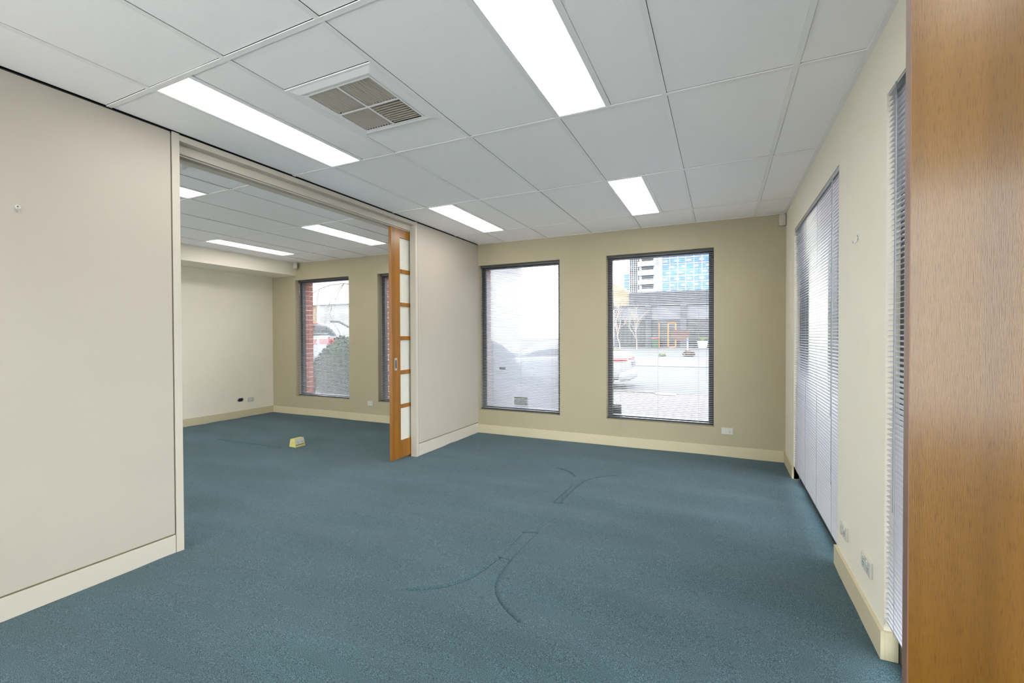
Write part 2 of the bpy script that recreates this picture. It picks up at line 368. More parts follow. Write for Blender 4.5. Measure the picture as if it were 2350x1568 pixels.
# ------------------------------------------------------------------ walls
WIN = [(-6.735, -5.500), (-4.900, -3.690), (-3.086, -1.893), (-1.291, -0.079)]
WZ0, WZ1 = 0.322, 2.335
YI = 5.63   # inner lining ends, frames start
def wall_back():
    mb = MB()
    xs = [FL - 0.3] + [v for p in WIN for v in p] + [R + 0.25]
    for i in range(0, len(xs), 2): mb.box(xs[i], xs[i + 1], D, YI + 0.06, 0, 2.75)
    for a, b in WIN: mb.box(a, b, D, YI + 0.06, 0, WZ0); mb.box(a, b, D, YI + 0.06, WZ1, 2.75)
    o = struct(mb.build('wall_back', M_WALLK))
    # outer brick leaf: mortar cores plus real bricks at every window reveal
    mb = MB()
    for i in range(0, len(xs), 2):
        mb.box(xs[i] + (0.003 if i else 0), xs[i + 1] - (0.003 if i < len(xs) - 2 else 0), YI + 0.06, 5.892, -0.4, 2.95)
    for a, b in WIN: mb.box(a - 0.003, b + 0.003, YI + 0.06, 5.892, -0.4, WZ0 - 0.03); mb.box(a - 0.003, b + 0.003, YI + 0.06, 5.892, WZ1, 2.95)
    mb.build('mortar_core', M_MORTAR, o)
    c = 0.0855; h = 0.0755
    def brick(x0, x1, y0, y1): return MB().box(x0, x1, y0, y1, 0, h)
    proto = {}
    n0 = int((WZ1 - WZ0) / c)
    for a, b in WIN:
        for side, xx in ((1, a), (-1, b)):
            for k in range(n0 + 1):
                z = WZ0 - 0.03 + k * c
                if z + h > WZ1 + 0.02: continue
                pieces = [(0.0, 0.205)] if k % 2 else [(0.0, 0.068), (0.078, 0.205)]
                for (p0, p1) in pieces:
                    key = (side, p0, p1)
                    jit = random.uniform(-0.0015, 0.0015)
                    if key not in proto:
                        x0, x1 = (-0.012, 0.0) if side == 1 else (0.0, 0.012)
                        proto[key] = brick(x0, x1, p0, p1).build('brick', M_BRICK, o, bevel=0.002, loc=(xx + jit, 5.694, z))
                    else: inst(proto[key], o, (xx + jit, 5.694, z), 'brick')
    # brick sill row
    pr = None
    for a, b in WIN:
        n = int((b - a) / 0.0855)
        for k in range(n):
            x = a + 0.004 + k * (b - a) / n
            if pr is None: pr = MB().box(0, 0.0755, 0, 0.22, 0, 0.05).build('sill_brick', M_BRICK, o, loc=(x, 5.694, WZ0 - 0.045))
            else: inst(pr, o, (x, 5.694, WZ0 - 0.045), 'sill_brick')
    return o
WB = wall_back()
# dark screw hole and scuffs stay as small relief on the walls
# right wall: openings for the two tall windows
W5 = (3.170, 4.925); W6 = (1.05, 2.339); RZ1 = 2.335
mb = MB()
TR = R + 0.045
for a, b in ((W5[1], D), (W6[1], W5[0]), (YF, W6[0])): mb.box(R, R + 0.26, a, b, -0.02, 2.75)
for a, b in (W5, W6): mb.box(R, R + 0.26, a, b, RZ1, 2.75)
WR = struct(mb.build('wall_right', M_WALL))
# partition between the two rooms (two skins with a cavity that takes the sliding door)
wl = rootstruct('wall_left', 'partition with a wide opening and a sliding door pocket')
MB().box(L - 0.012, L - 0.070, YF, 1.655, 0, 2.62).box(LB, L - 0.14, YF, 1.655, 0, H).box(L - 0.14, L - 0.07, YF, 1.60, 0, H).build('core', M_GROOVE, wl)
MB().box(L - 0.012, L - 0.070, 4.118, D, 0, 2.62).box(LB, L - 0.14, 4.118, D, 0, H).box(L - 0.14, L - 0.07, 5.0, D, 0, H).build('core', M_GROOVE, wl)
MB().box(L - 0.012, L, YF, 1.646, 0.122, 2.622).build('wall_panel', M_PANEL, wl, bevel=0.0012)
MB().box(L - 0.012, L, 4.146, D, 0.145, 2.622).build('wall_panel', M_PANEL, wl, bevel=0.0012)
MB().box(L - 0.012, L + 0.001, YF, 1.650, 0.0, 0.113).build('skirting_board', M_SKIRTW, wl, bevel=0.001)
MB().box(L - 0.012, L + 0.001, 4.144, D, 0.0, 0.136).build('skirting_board', M_SKIRTW, wl, bevel=0.001)
MB().box(L - 0.07, L - 0.001, YF, 1.655, 2.620, 2.6285).box(L - 0.07, L - 0.001, 4.14, D, 2.620, 2.6285).build('shadow_gap', M_BLACK, wl)
# opening frame
fr = rootstruct('trim_2', 'cream painted frame round the wide opening')
MB().box(L - 0.075, L + 0.002, 1.6535, 1.697, 0, 2.628).box(LB - 0.002, L - 0.13, 1.6535, 1.697, 0, 2.60).box(L - 0.14, L - 0.07, 1.60, 1.69, 0, 2.60).build('jamb', M_SKIRTW, fr, bevel=0.001)
MB().box(L - 0.075, L + 0.002, 4.100, 4.140, 0, 2.628).box(LB - 0.002, L - 0.130, 4.100, 4.140, 0, 2.60).build('jamb', M_SKIRTW, fr, bevel=0.001)
MB().box(L - 0.077, L + 0.002, 1.697, 4.100, 2.585, 2.622).build('head_board', M_SKIRTW, fr, bevel=0.001)
MB().box(L - 0.088, L - 0.060, 1.697, 4.100, 2.528, 2.585).build('pelmet', M_SKIRTW, fr, bevel=0.001)
MB().box(L - 0.088, L - 0.078, 1.697, 4.100, 2.519, 2.5275).build('pelmet_lip', M_SKIRTW, fr)
MB().box(LB, L - 0.135, 1.697, 4.100, 2.519, 2.622).build('back_pelmet', M_SKIRTW, fr, bevel=0.001)
MB().box(L - 0.134, L - 0.089, 1.697, 4.100, 2.545, 2.60).build('track', M_BLACK, fr)
MB().box(LB, L - 0.002, 1.654, 4.14, 2.6225, 2.6285).build('shadow_gap', M_BLACK, fr)

# far room
struct(MB().box(FL - 0.3, FL, Y0B, D + 0.05, -0.02, 2.75).build('wall_far_left', M_WALL))
struct(MB().box(FL, -6.70, Y0B, D, 2.412, 2.70).build('trim_3', M_WALL), 'cream boxed bulkhead along the far room ceiling')
struct(MB().box(FL - 0.3, -6.9, Y0B - 0.2, Y0B, -0.02, 2.75).box(-3.45, LB, Y0B - 0.2, Y0B, -0.02, 2.75).box(-6.9, -3.45, Y0B - 0.2, Y0B, 2.5, 2.75).build('wall_far_front', M_WALL))
wq = rootstruct('window_8', 'unseen glazing added at the near end of the far room for daylight')  # invented glazing, brings daylight onto the far room ceiling
mb = MB(); mb.box(-6.9, -3.45, Y0B - 0.12, Y0B - 0.07, -0.02, 0.05).box(-6.9, -3.45, Y0B - 0.12, Y0B - 0.07, 2.45, 2.5)
for x in (-6.9, -5.75, -4.62, -3.5): mb.box(x, x + 0.05, Y0B - 0.12, Y0B - 0.07, 0.05, 2.45)
mb.build('frame', M_FRAME, wq); MB().box(-6.86, -3.5, Y0B - 0.098, Y0B - 0.092, 0.05, 2.45).build('pane', M_GLASS, wq)
# unseen wall behind the camera, glazing added full width to light the ceiling
mb = MB()
GX0, GX1, GZ0, GZ1 = -3.0, 0.52, 0.02, 2.50
mb.box(LB, GX0, YF - 0.2, YF, -0.02, 2.75).box(GX1, R + 0.26, YF - 0.2, YF, -0.02, 2.75)
mb.box(GX0, GX1, YF - 0.2, YF, -0.02, GZ0).box(GX0, GX1, YF - 0.2, YF, GZ1, 2.75)
mb.box(-0.66, GX1, YF - 0.2, YF, GZ0, 0.95).box(-0.66, GX1, YF - 0.2, YF, 2.0, GZ1)  # unseen solid bands added to shape the reflection in the near door
struct(mb.build('wall_front', M_WALL))
wf = rootstruct('window_7', 'added full-width glazing behind the camera, for daylight')
mb = MB(); 
mb.box(GX0, GX1, YF - 0.12, YF - 0.07, GZ0, GZ0 + 0.05).box(GX0, GX1, YF - 0.12, YF - 0.07, GZ1 - 0.05, GZ1)
for x in (GX0, -1.85, -0.68, GX1 - 0.05): mb.box(x, x + 0.05, YF - 0.12, YF - 0.07, GZ0 + 0.05, GZ1 - 0.05)
mb.build('frame', M_FRAME, wf); MB().box(GX0 + 0.05, GX1 - 0.05, YF - 0.098, YF - 0.092, GZ0 + 0.05, GZ1 - 0.05).build('pane', M_GLASS, wf)

# skirtings
SK = 0.118
def skirt(name, boxes, mtl=M_SKIRT):
    mb = MB()
    for b in boxes: mb.box(*b)
    return struct(mb.build(name, mtl, bevel=0.0015))
skirt('baseboard_back', [(L + 0.001, R - 0.016, D - 0.015, D, 0.0, SK)])
skirt('baseboard_far_back', [(FL + 0.015, LB, D - 0.015, D, 0.0, SK)])
skirt('baseboard_far_left', [(FL, FL + 0.015, Y0B, D, 0.0, SK)])
skirt('baseboard_right', [(R - 0.015, R, W5[1], D, 0, SK), (R, TR, W5[1], W5[1] + 0.004, 0, SK)])
struct(MB().box(R - 0.015, R, W6[1] - 0.014, W5[0] + 0.014, 0, SK).box(R, TR, W6[1] - 0.014, W6[1], 0, SK).box(R, TR, W5[0], W5[0] + 0.014, 0, SK).build('baseboard_right_pier', M_SKIRT, bevel=0.001))
skirt('baseboard_right_near', [(R - 0.015, R, YF, W6[0] + 0.014, 0, SK)])

# ------------------------------------------------------------------ ceiling grid, tiles, lights, vent
XC = {i: v for i, v in zip(range(-7, 7), [-2.680 + 0.6 * (k - 1) - 0.0 for k in range(-7, 7)])}
# tee centres: column k=1 at -2.680, spacing 0.6 (column 5 and 6 drift a touch)
def colx(k): return -2.680 + 0.6003 * (k - 1)
def rowy(j): return 1.339 + 1.1955 * j       # rA=0, rB=1 ...
ceil = struct(MB().box(FL - 0.3, R + 0.25, YF - 0.2, D + 0.1, 2.72, 2.75).build('ceiling', M_BLACK))
TW = 0.0125; TZ = H
def bars():
    vx = []
    for k in range(1, 7): vx.append((colx(k), L, R))
    for k in range(1, 7): MB().box(colx(k) - TW, colx(k) + TW, YF, D, TZ, TZ + 0.004).build('grid_bar', M_TEE, ceil)
    for k in range(-5, 0): MB().box(colx(k) - TW, colx(k) + TW, Y0B, D, TZ, TZ + 0.004).build('grid_bar', M_TEE, ceil)
    for j in range(-4, 4):
        y = rowy(j)
        MB().box(L - 0.0, R, y - TW, y + TW, TZ - 0.0004, TZ + 0.0036).build('grid_bar', M_TEE, ceil)
        if y > Y0B: MB().box(-6.70, LB, y - TW, y + TW, TZ - 0.0004, TZ + 0.0036).build('grid_bar', M_TEE, ceil)
bars()
# wall angles
for b in ((R - 0.024, R, YF, D), (L, R - 0.024, D - 0.010, D), (-6.70, LB, D - 0.014, D), (-6.70, -6.686, Y0B, D - 0.014)):
    MB().box(b[0], b[1], b[2], b[3], TZ - 0.001, TZ + 0.003).build('wall_angle', M_TEE, ceil)
TILES = {}
def tile(x0, x1, y0, y1):
    wd, ln = round(x1 - x0, 3), round(y1 - y0, 3)
    if wd < 0.02 or ln < 0.02: return
    dz = random.uniform(0, 0.0012)
    if (wd, ln) in TILES: inst(TILES[(wd, ln)], ceil, (x0, y0, TZ + 0.0045 + dz), 'ceiling_tile')
    else: TILES[(wd, ln)] = MB().box(0, wd, 0, ln, 0, 0.012).build('ceiling_tile', M_TILE, ceil, loc=(x0, y0, TZ + 0.0045 + dz))
G = 0.0022
LIGHT_CELLS = {(1, 0): ('long lit ceiling panel above the wide opening, nearest left of the air vent', 1),
    (4, 0): ('largest lit ceiling panel, running out of the top of the picture', 1),
    (1, 2): ('small lit ceiling panel near the corner left of the window wall', 1),
    (4, 2): ('small lit ceiling panel above the right window of the back wall', 1),
    (1, -2): ('lit ceiling panel behind the camera on the left', 0), (4, -2): ('lit ceiling panel behind the camera on the right', 0),
    (5, -3): ('added half-length lit panel behind the camera, mirrored in the timber door', 0),  # unseen panel added for the glow reflected at the timber door top
    (-2, 0): ('lit panel cut off by the left jamb of the opening, far room ceiling', 1),
    (-2, 2): ('lit panel of the far room ceiling beside the sliding door top', 1),
    (-5, 2): ('lit panel of the far room ceiling along the bulkhead', 1),
    (-5, 0): ('lit panel of the far room hidden behind the partition', 0)}
def light(name, label, x0, x1, y0, y1):
    t = thing('ceiling_light', label, 'ceiling light', ((x0 + x1) / 2, (y0 + y1) / 2, TZ))
    cx, cy = (x1 - x0) / 2, (y1 - y0) / 2; f = 0.006
    mb = MB(); z0, z1 = 0.0008, 0.03
    mb.box(-cx, cx, -cy, -cy + f, z0, z1).box(-cx, cx, cy - f, cy, z0, z1).box(-cx, -cx + f, -cy + f, cy - f, z0, z1).box(cx - f, cx, -cy + f, cy - f, z0, z1)
    mb.build('frame', M_TEE, t)
    MB().box(-cx + f, cx - f, -cy + f, cy - f, 0.0045, 0.009).build('diffuser', M_LIGHT, t)
    return t
ys_rows = [rowy(j) for j in range(-5, 5)]
def cells(kset, xlo, xhi, ylo):
    js = list(range(-5, 4))
    for j in js:
        y0 = rowy(j); y1 = rowy(j + 1) if j < 3 else D + TW
        if y1 < ylo: continue
        y0 = max(y0, ylo - TW)
        for k in kset:
            x0 = colx(k) if k != kset[0] else xlo - TW; x1 = colx(k + 1) if k != kset[-1] else xhi + TW
            a, b = x0 + TW + G, x1 - TW * 0.4; c, d = y0 + TW * 0.4, y1 - TW - G
            if k == kset[0]: a = xlo + 0.001
            if j == 3: d = D - 0.004
            if (k, j) == (5, -3):
                light('ceiling_light', LIGHT_CELLS[(k, j)][0], x1 - TW - 0.283, x1 - TW - 0.001, YF + 0.03, y1 - TW - 0.001); tile(a, x1 - TW - 0.287, c, d)
            elif (k, j) in LIGHT_CELLS:
                lw = 0.282
                light('ceiling_light', LIGHT_CELLS[(k, j)][0], x0 + TW + 0.001, x0 + TW + lw, y0 + TW + 0.001, y1 - TW - 0.001)
                xm = x0 + TW + lw + 0.012
                MB().box(xm - 0.0115, xm + 0.0115, y0 + TW, y1 - TW, TZ, TZ + 0.004).build('grid_bar', M_TEE, ceil)
                tile(xm + 0.0115 + G, b, c, d)
            elif (k, j) == (2, 0):
                tile(a, b, c, 1.638)
                tile(a, b, 2.242, d)
            else: tile(a, b, c, d)
cells(list(range(0, 7)), L, R - 0.022, YF)
cells(list(range(-6, 0)), -6.69, LB, Y0B)

def vent():
    x0, x1 = colx(2) + TW, colx(3) - TW; y0, y1 = 1.642, 2.238
    cx, cy = (x0 + x1) / 2, (y0 + y1) / 2; w2 = (x1 - x0) / 2; h2 = (y1 - y0) / 2
    t = thing('ceiling_vent', 'square white air vent with four louvred quadrants set in the ceiling', 'air vent', (cx, cy, TZ))
    def ring(wo, ho, zo, wi, hi, zi, th, name):
        mb = MB()
        o = [(-wo, -ho), (wo, -ho), (wo, ho), (-wo, ho)]; i = [(-wi, -hi), (wi, -hi), (wi, hi), (-wi, hi)]
        for k in range(4):
            a, b, c, d = o[k], o[(k + 1) % 4], i[(k + 1) % 4], i[k]
            mb.hexa([(a[0], a[1], zo), (b[0], b[1], zo), (c[0], c[1], zi), (d[0], d[1], zi), (a[0], a[1], zo + th), (b[0], b[1], zo + th), (c[0], c[1], zi + th), (d[0], d[1], zi + th)])
        return mb.build(name, M_TEE, t)
    ring(w2, h2, -0.001, w2 - 0.014, h2 - 0.014, -0.001, 0.006, 'flange')
    ring(w2 - 0.014, h2 - 0.014, -0.001, w2 - 0.050, h2 - 0.050, -0.010, 0.004, 'bevel_ring')
    ring(w2 - 0.050, h2 - 0.050, -0.010, w2 - 0.068, h2 - 0.068, -0.006, 0.004, 'inner_ring')
    ring(w2 - 0.068, h2 - 0.068, -0.009, w2 - 0.080, h2 - 0.080, -0.009, 0.0015, 'grille_border')
    gw = w2 - 0.080; gh = h2 - 0.080
    MB().box(-0.006, 0.006, -gh, gh, -0.0105, -0.0085).build('cross_bar', M_TEE, t)
    MB().box(-gw, gw, -0.006, 0.006, -0.011, -0.0088).build('cross_bar', M_TEE, t)
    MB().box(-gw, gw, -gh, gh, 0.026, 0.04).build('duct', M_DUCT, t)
    n = 10
    def blade(q, alongy, k):
        qx, qy = q; x0, x1 = (0.006, gw) if qx > 0 else (-gw, -0.006); y0, y1 = (0.006, gh) if qy > 0 else (-gh, -0.006)
        if alongy:
            s = (x1 - x0) / n; p = x0 + s * (k + 0.55)
            poly = [(p - 0.0065, -0.0085), (p - 0.0048, -0.0090), (p + 0.0075, 0.020), (p + 0.0062, 0.0205)]
            return MB().prism(poly, y0, y1, 1)
        s = (y1 - y0) / n; p = y0 + s * (k + 0.55)
        poly = [(p - 0.0065, -0.0085), (p - 0.0048, -0.0090), (p + 0.0075, 0.020), (p + 0.0062, 0.0205)]
        return MB().prism(poly, x0, x1, 0)
    for q in ((-1, -1), (1, -1), (-1, 1), (1, 1)):
        for k in range(n): blade(q, q != (1, 1), k).build('blade', M_VENTG, t)
vent()

# ------------------------------------------------------------------ windows (frames and glass)
def window(n, a, b, y, z0, z1, glass, fw_=0.055):
    o = rootstruct('window_%d' % n)
    mb = MB(); y0, y1 = y, y + 0.06
    mb.box(a, b, y0, y1, z0, z0 + fw_ * 0.8).box(a, b, y0, y1, z1 - fw_ * 0.8, z1).box(a, a + fw_, y0, y1, z0 + fw_ * 0.8, z1 - fw_ * 0.8).box(b - fw_, b, y0, y1, z0 + fw_ * 0.8, z1 - fw_ * 0.8)
    mb.build('frame', M_FRAME, o, bevel=0.002)
    MB().box(a + fw_ - 0.004, b - fw_ + 0.004, y + 0.028, y + 0.034, z0 + fw_ * 0.8 - 0.004, z1 - fw_ * 0.8 + 0.004).build('pane', glass, o)
    return o
window(1, WIN[0][0], WIN[0][1], YI, WZ0, WZ1, M_GLASS)
window(2, WIN[1][0], WIN[1][1], YI, WZ0, WZ1, M_GLASS)
window(3, WIN[2][0], WIN[2][1], YI, WZ0, WZ1, M_FILM)
window(4, WIN[3][0], WIN[3][1], YI, WZ0, WZ1, M_GLASS)
def rwindow(n, a, b, x, z0, z1, mull):
    o = rootstruct('window_%d' % n)
    mb = MB(); f = 0.055; x0, x1 = x, x + 0.06
    mb.box(x0, x1, a, b, z0, z0 + f).box(x0, x1, a, b, z1 - f, z1).box(x0, x1, a, a + f, z0 + f, z1 - f).box(x0, x1, b - f, b, z0 + f, z1 - f)
    for mY in mull: mb.box(x0, x1, mY - 0.03, mY + 0.03, z0 + f, z1 - f)
    mb.build('frame', M_FRAME, o, bevel=0.002)
    MB().box(x + 0.028, x + 0.034, a + f - 0.004, b - f + 0.004, z0 + f - 0.004, z1 - f + 0.004).build('pane', M_GLASS, o)
rwindow(5, W5[0], W5[1], TR + 0.002, 0.0, RZ1, [])
rwindow(6, W6[0], W6[1], TR + 0.002, 0.0, RZ1, [])

# ------------------------------------------------------------------ venetian blinds
def slat_mesh(length, tilt, wd=0.025, crown=0.0022, th=0.0005):
    mb = MB(); n = 4; top = []; bot = []
    ct, st = math.cos(tilt), math.sin(tilt)
    for k in range(n + 1):
        u = -1 + 2 * k / n; p = u * wd / 2; q = crown * (1 - u * u)
        for lst, dq in ((top, th / 2), (bot, -th / 2)):
            lst.append((p * ct - (q + dq) * st, p * st + (q + dq) * ct))
    poly = top + bot[::-1]
    return mb.prism(poly, -length / 2, length / 2, 0)   # extruded on x; profile in (y,z)
def blind(label, cx, cy, length, z_top, z_bot, tilt, rz, cords, railm, wand_x=None, wand_len=1.35, pull_x=None, pull_z=0.9, rodm=None, pitch=0.0213, slatm=None):
    """local x runs along the window, local +y is the outside"""
    t = thing('venetian_blind', label, 'blind', (cx, cy, z_bot), rz=rz)
    ht = z_top - z_bot
    MB().box(-length / 2, length / 2, -0.0125, 0.0125, ht - 0.028, ht).build('headrail', railm, t, bevel=0.0015)
    MB().cyl((-length / 2, 0, 0.008), 0.0075, length, 0, 12).build('bottom_rail', railm, t)
    s0 = None; z = 0.024
    while z < ht - 0.034:
        if s0 is None: s0 = slat_mesh(length - 0.006, tilt).build('slat', slatm or M_SLAT, t, loc=(0, 0, z))
        else: inst(s0, t, (0, 0, z), 'slat')
        z += pitch
    for c in cords:
        x = -length / 2 + c * length
        for yy in (-0.0135, 0.0135):
            MB().tube([(x, yy, 0.005), (x, yy, ht - 0.02)], 0.0009, 4).build('ladder_cord', M_CORD, t)
    if wand_x is not None:
        MB().tube([(wand_x, -0.022, ht - 0.03), (wand_x, -0.024, ht - wand_len)], 0.003, 6).build('wand', rodm or M_CLEARP, t)
    if pull_x is not None:
        for d in (0, 0.008):
            pts = [(pull_x + d, -0.020, ht - 0.03), (pull_x + d, -0.022, ht * 0.6), (pull_x + d * 3 - 0.004, -0.022, ht * 0.42), (pull_x + d * 2, -0.024, pull_z)]
            MB().tube(pts, 0.0012, 4).build('pull_cord', M_CORD, t)
    return t
YB = 5.592
def bw(i): return (WIN[i][0] + WIN[i][1]) / 2, WIN[i][1] - WIN[i][0] - 0.008
c, ln = bw(0); blind('raised-view blind of the far room window that shows the clipped bush and silver truck', c, YB, ln, WZ1 - 0.002, WZ0 + 0.004, math.radians(3), 0, (0.16, 0.5, 0.84), M_SHADERAIL, wand_x=-ln / 2 + 0.045, wand_len=1.50)
c, ln = bw(1); blind('backlit blind partly hidden behind the sliding timber door', c, YB, ln, WZ1 - 0.002, WZ0 + 0.004, math.radians(4), 0, (0.16, 0.5, 0.84), M_SHADERAIL)
c, ln = bw(2); blind('blind over the hazy milky window at the left corner of the back wall', c, YB, ln, WZ1 - 0.002, WZ0 + 0.004, math.radians(10), 0, (0.15, 0.52, 0.9), M_SHADERAIL, wand_x=-ln / 2 + 0.05, wand_len=1.52, pull_x=ln / 2 - 0.06, pull_z=0.35)
b4c, b4l = bw(3); b4 = blind('open blind over the clear window that shows the street', b4c, YB, b4l, WZ1 - 0.002, WZ0 + 0.004, math.radians(1), 0, (0.13, 0.5, 0.87), M_SHADERAIL, wand_x=b4l / 2 - 0.07, wand_len=1.52)
MB().tube([(-b4l / 2 + 0.165, -0.066, 0.03), (-b4l / 2 + 0.17, -0.074, -0.06), (-b4l / 2 + 0.185, -0.074, -0.12)], 0.0011, 4).build('pull_cord', M_CORD, b4)
MB().tube([(-b4l / 2 + 0.175, -0.066, 0.03), (-b4l / 2 + 0.195, -0.074, -0.05), (-b4l / 2 + 0.215, -0.074, -0.10)], 0.0011, 4).build('pull_cord', M_CORD, b4)
XBR = R + 0.016
l5 = W5[1] - W5[0] - 0.008
blind('tall blind on the right wall, closed at the bottom and open at the top', XBR, (W5[0] + W5[1]) / 2, l5, RZ1 - 0.001, 0.095, math.radians(12), -math.pi / 2, (0.1, 0.35, 0.62, 0.9), M_RAIL, wand_x=l5 / 2 - 0.13, wand_len=1.9, pull_x=l5 / 2 - 0.16, pull_z=0.75, rodm=M_RAIL, slatm=M_SLAT2)
l6 = W6[1] - W6[0] - 0.008
blind('tall blind beside the open timber door at the right edge', XBR, (W6[0] + W6[1]) / 2, l6, RZ1 + 0.02, 0.150, math.radians(12), -math.pi / 2, (0.08, 0.5, 0.92), M_RAIL, wand_x=-l6 / 2 + 0.125, wand_len=1.7, rodm=M_CORD, slatm=M_SLAT2)

# ------------------------------------------------------------------ sliding timber door with frosted panes
def sliding_door():
    x0, x1 = L - 0.119, L - 0.083; y0 = 3.795; y1 = 4.98
    t = thing('sliding_door', 'amber timber sliding door with frosted panes, half drawn into the partition', 'door', ((x0 + x1) / 2, (y0 + y1) / 2, 0.022))
    cx, cy = (x0 + x1) / 2, (y0 + y1) / 2; X0, X1 = x0 - cx, x1 - cx; z = lambda v: v - 0.022
    def s(n, a, b, c, d): MB().box(X0, X1, a - cy, b - cy, z(c), z(d)).build(n, M_LEAFW, t, bevel=0.0015)
    s('stile', y0, 3.936, 0.022, 2.522); s('stile', y1 - 0.13, y1, 0.022, 2.522)
    s('bottom_rail', 3.936, y1 - 0.13, 0.022, 0.213); s('top_rail', 3.936, y1 - 0.13, 2.428, 2.522)
    zs = [0.213, 0.585, 0.957, 1.331, 1.70, 2.064, 2.428]
    for k in range(1, 6): MB().box(X0 + 0.006, X1 - 0.004, 3.936 - cy, y1 - 0.13 - cy, z(zs[k]) - 0.022, z(zs[k]) + 0.022).build('glazing_bar', M_LEAFW, t, bevel=0.001)
    ym = [3.936, 4.393, y1 - 0.13]
    MB().box(X0 + 0.006, X1 - 0.006, ym[1] - 0.022 - cy, ym[1] + 0.022 - cy, z(0.213), z(2.428)).build('glazing_bar', M_LEAFW, t)
    for k in range(6):
        for j in range(2):
            MB().box(-0.003, 0.003, ym[j] - cy, ym[j + 1] - cy, z(zs[k]), z(zs[k + 1])).build('pane', M_FROST, t)
    h = MB(); a, b = 3.838 - cy, 3.878 - cy; c, d = z(0.985), z(1.118)
    h.box(X1, X1 + 0.002, a, b, c, d).build('flush_pull', M_CHROME, t)
    MB().box(X1 + 0.0005, X1 + 0.0026, a + 0.012, b - 0.012, c + 0.022, d - 0.022).build('pull_recess', M_HOLE, t)
sliding_door()

# ------------------------------------------------------------------ near timber door at the right edge
def near_door():
    a = math.radians(11.0); C = Vector((0.1501, 0.5083, 0)); wd, th = 0.44, 0.037
    t = thing('timber_door', 'tall honey-brown timber door standing open at the right edge', 'door', (C.x, C.y, 0.012), rz=-a)
    MB().box(0.0008, wd, 0.0, th, 0, 2.37).build('leaf', M_DOOR, t)
    MB().box(0.0, 0.0008, 0.0, th, 0, 2.37).build('edge_lipping', M_DOOREDGE, t)
    for z in (0.2, 1.15, 2.1):
        MB().cyl((wd + 0.007, th / 2, z), 0.007, 0.09, 2, 10).box(wd, wd + 0.003, 0.004, th - 0.004, z, z + 0.09).build('hinge', M_CHROME, t)
    return t
near_door()

# ------------------------------------------------------------------ power points
def socket(label, loc, rz, holes=2, wd=0.116, ht=0.072, adaptor=False):
    """front faces local -y"""
    t = thing('power_outlet', label, 'power outlet', loc, rz=rz)
    MB().box(-wd / 2, wd / 2, -0.011, 0, 0, ht).build('plate', M_WHITEP, t, bevel=0.0025)
    for i in range(holes):
        x = (i - (holes - 1) / 2) * wd * 0.48
        MB().box(x - 0.008, x + 0.008, -0.0165, -0.010, ht * 0.68, ht * 0.90).build('switch', M_WHITEP, t, bevel=0.002)
        mb = MB()
        for dx, dz, an in ((-0.006, 0.004, 0.5), (0.006, 0.004, -0.5), (0.0, -0.008, 0)):
            c_, s_ = math.cos(an), math.sin(an); pts = []
            for yy in (-0.0117, -0.009):
                for (px, pz) in ((-0.0012, -0.004), (0.0012, -0.004), (0.0012, 0.004), (-0.0012, 0.004)):
                    pts.append((x + dx + px * c_ - pz * s_, yy, ht * 0.36 + dz + px * s_ + pz * c_))
            mb.hexa(pts)
        mb.build('pin_slots', M_HOLE, t)
        if adaptor and i == 0:
            MB().cyl((x, -0.016, ht * 0.36), 0.021, 0.006, 1, 20).build('socket_cap', M_WHITEP, t, bevel=0.001)
    return t
socket('double power outlet right of the street window on the back wall', (0.058, D, 0.252), 0, adaptor=True)
socket('double power outlet between the two windows of the far room', (-5.055, D, 0.254), 0, wd=0.105)
socket('double power outlet beside the dark hole on the far left wall', (FL, 5.085, 0.250), math.pi / 2)
socket('power outlet with a round cap on the right wall, beside the tall closed blind', (R, 2.985, 0.242), -math.pi / 2, adaptor=True)
socket('data outlet on the right wall nearest the timber door', (R, 2.565, 0.252), -math.pi / 2, wd=0.14)
# hole left by a removed outlet
t = thing('wall_hole', 'ragged black hole where an outlet was removed, far left wall', 'hole', (FL, 4.913, 0.265))
MB().prism([(-0.034, 0.004), (0.036, 0.004), (0.036, 0.020), (0.052, 0.030), (0.052, 0.036), (0.038, 0.038), (0.040, 0.058), (-0.030, 0.056), (-0.034, 0.036), (-0.052, 0.030), (-0.052, 0.020), (-0.034, 0.018)], 0.0004, 0.0012, 0).build('hole_back', M_HOLE, t)
MB().prism([(-0.044, 0.0), (0.044, 0.0), (0.058, 0.026), (0.058, 0.040), (0.046, 0.064), (-0.036, 0.062), (-0.058, 0.034), (-0.058, 0.018)], 0.0, 0.0003, 0).build('chipped_plaster', M_WHITE, t)

def hook(label, loc, rz, s=1.0):
    t = thing('wall_hook', label, 'hook', loc, rz=rz)
    MB().cyl((0, -0.003, 0.018 * s), 0.011 * s, 0.003, 1, 14).build('base_plate', M_WHITEP, t)
    MB().tube([(0, -0.003, 0.018 * s), (0, -0.006, 0.0), (0, -0.010 * s, -0.007 * s), (0, -0.016 * s, -0.006 * s), (0, -0.018 * s, 0.002 * s)], 0.0025 * s, 6).build('hook_arm', M_CHROME, t)
    MB().cyl((0, -0.0045, 0.020 * s), 0.003, 0.002, 1, 8).build('screw', M_HOLE, t)
hook('small white hook on the near left wall', (L, 0.973, 1.965), math.pi / 2, 1.0)
hook('small chrome hook on the right wall between the tall blinds', (R, 2.762, 1.815), -math.pi / 2, 1.3)
tag(MB().cyl((L, 4.836, 1.906), 0.004, 0.006, 0, 8).build('wall_screw', M_CHROME), 'tiny screw in the partition right of the sliding door', 'screw')

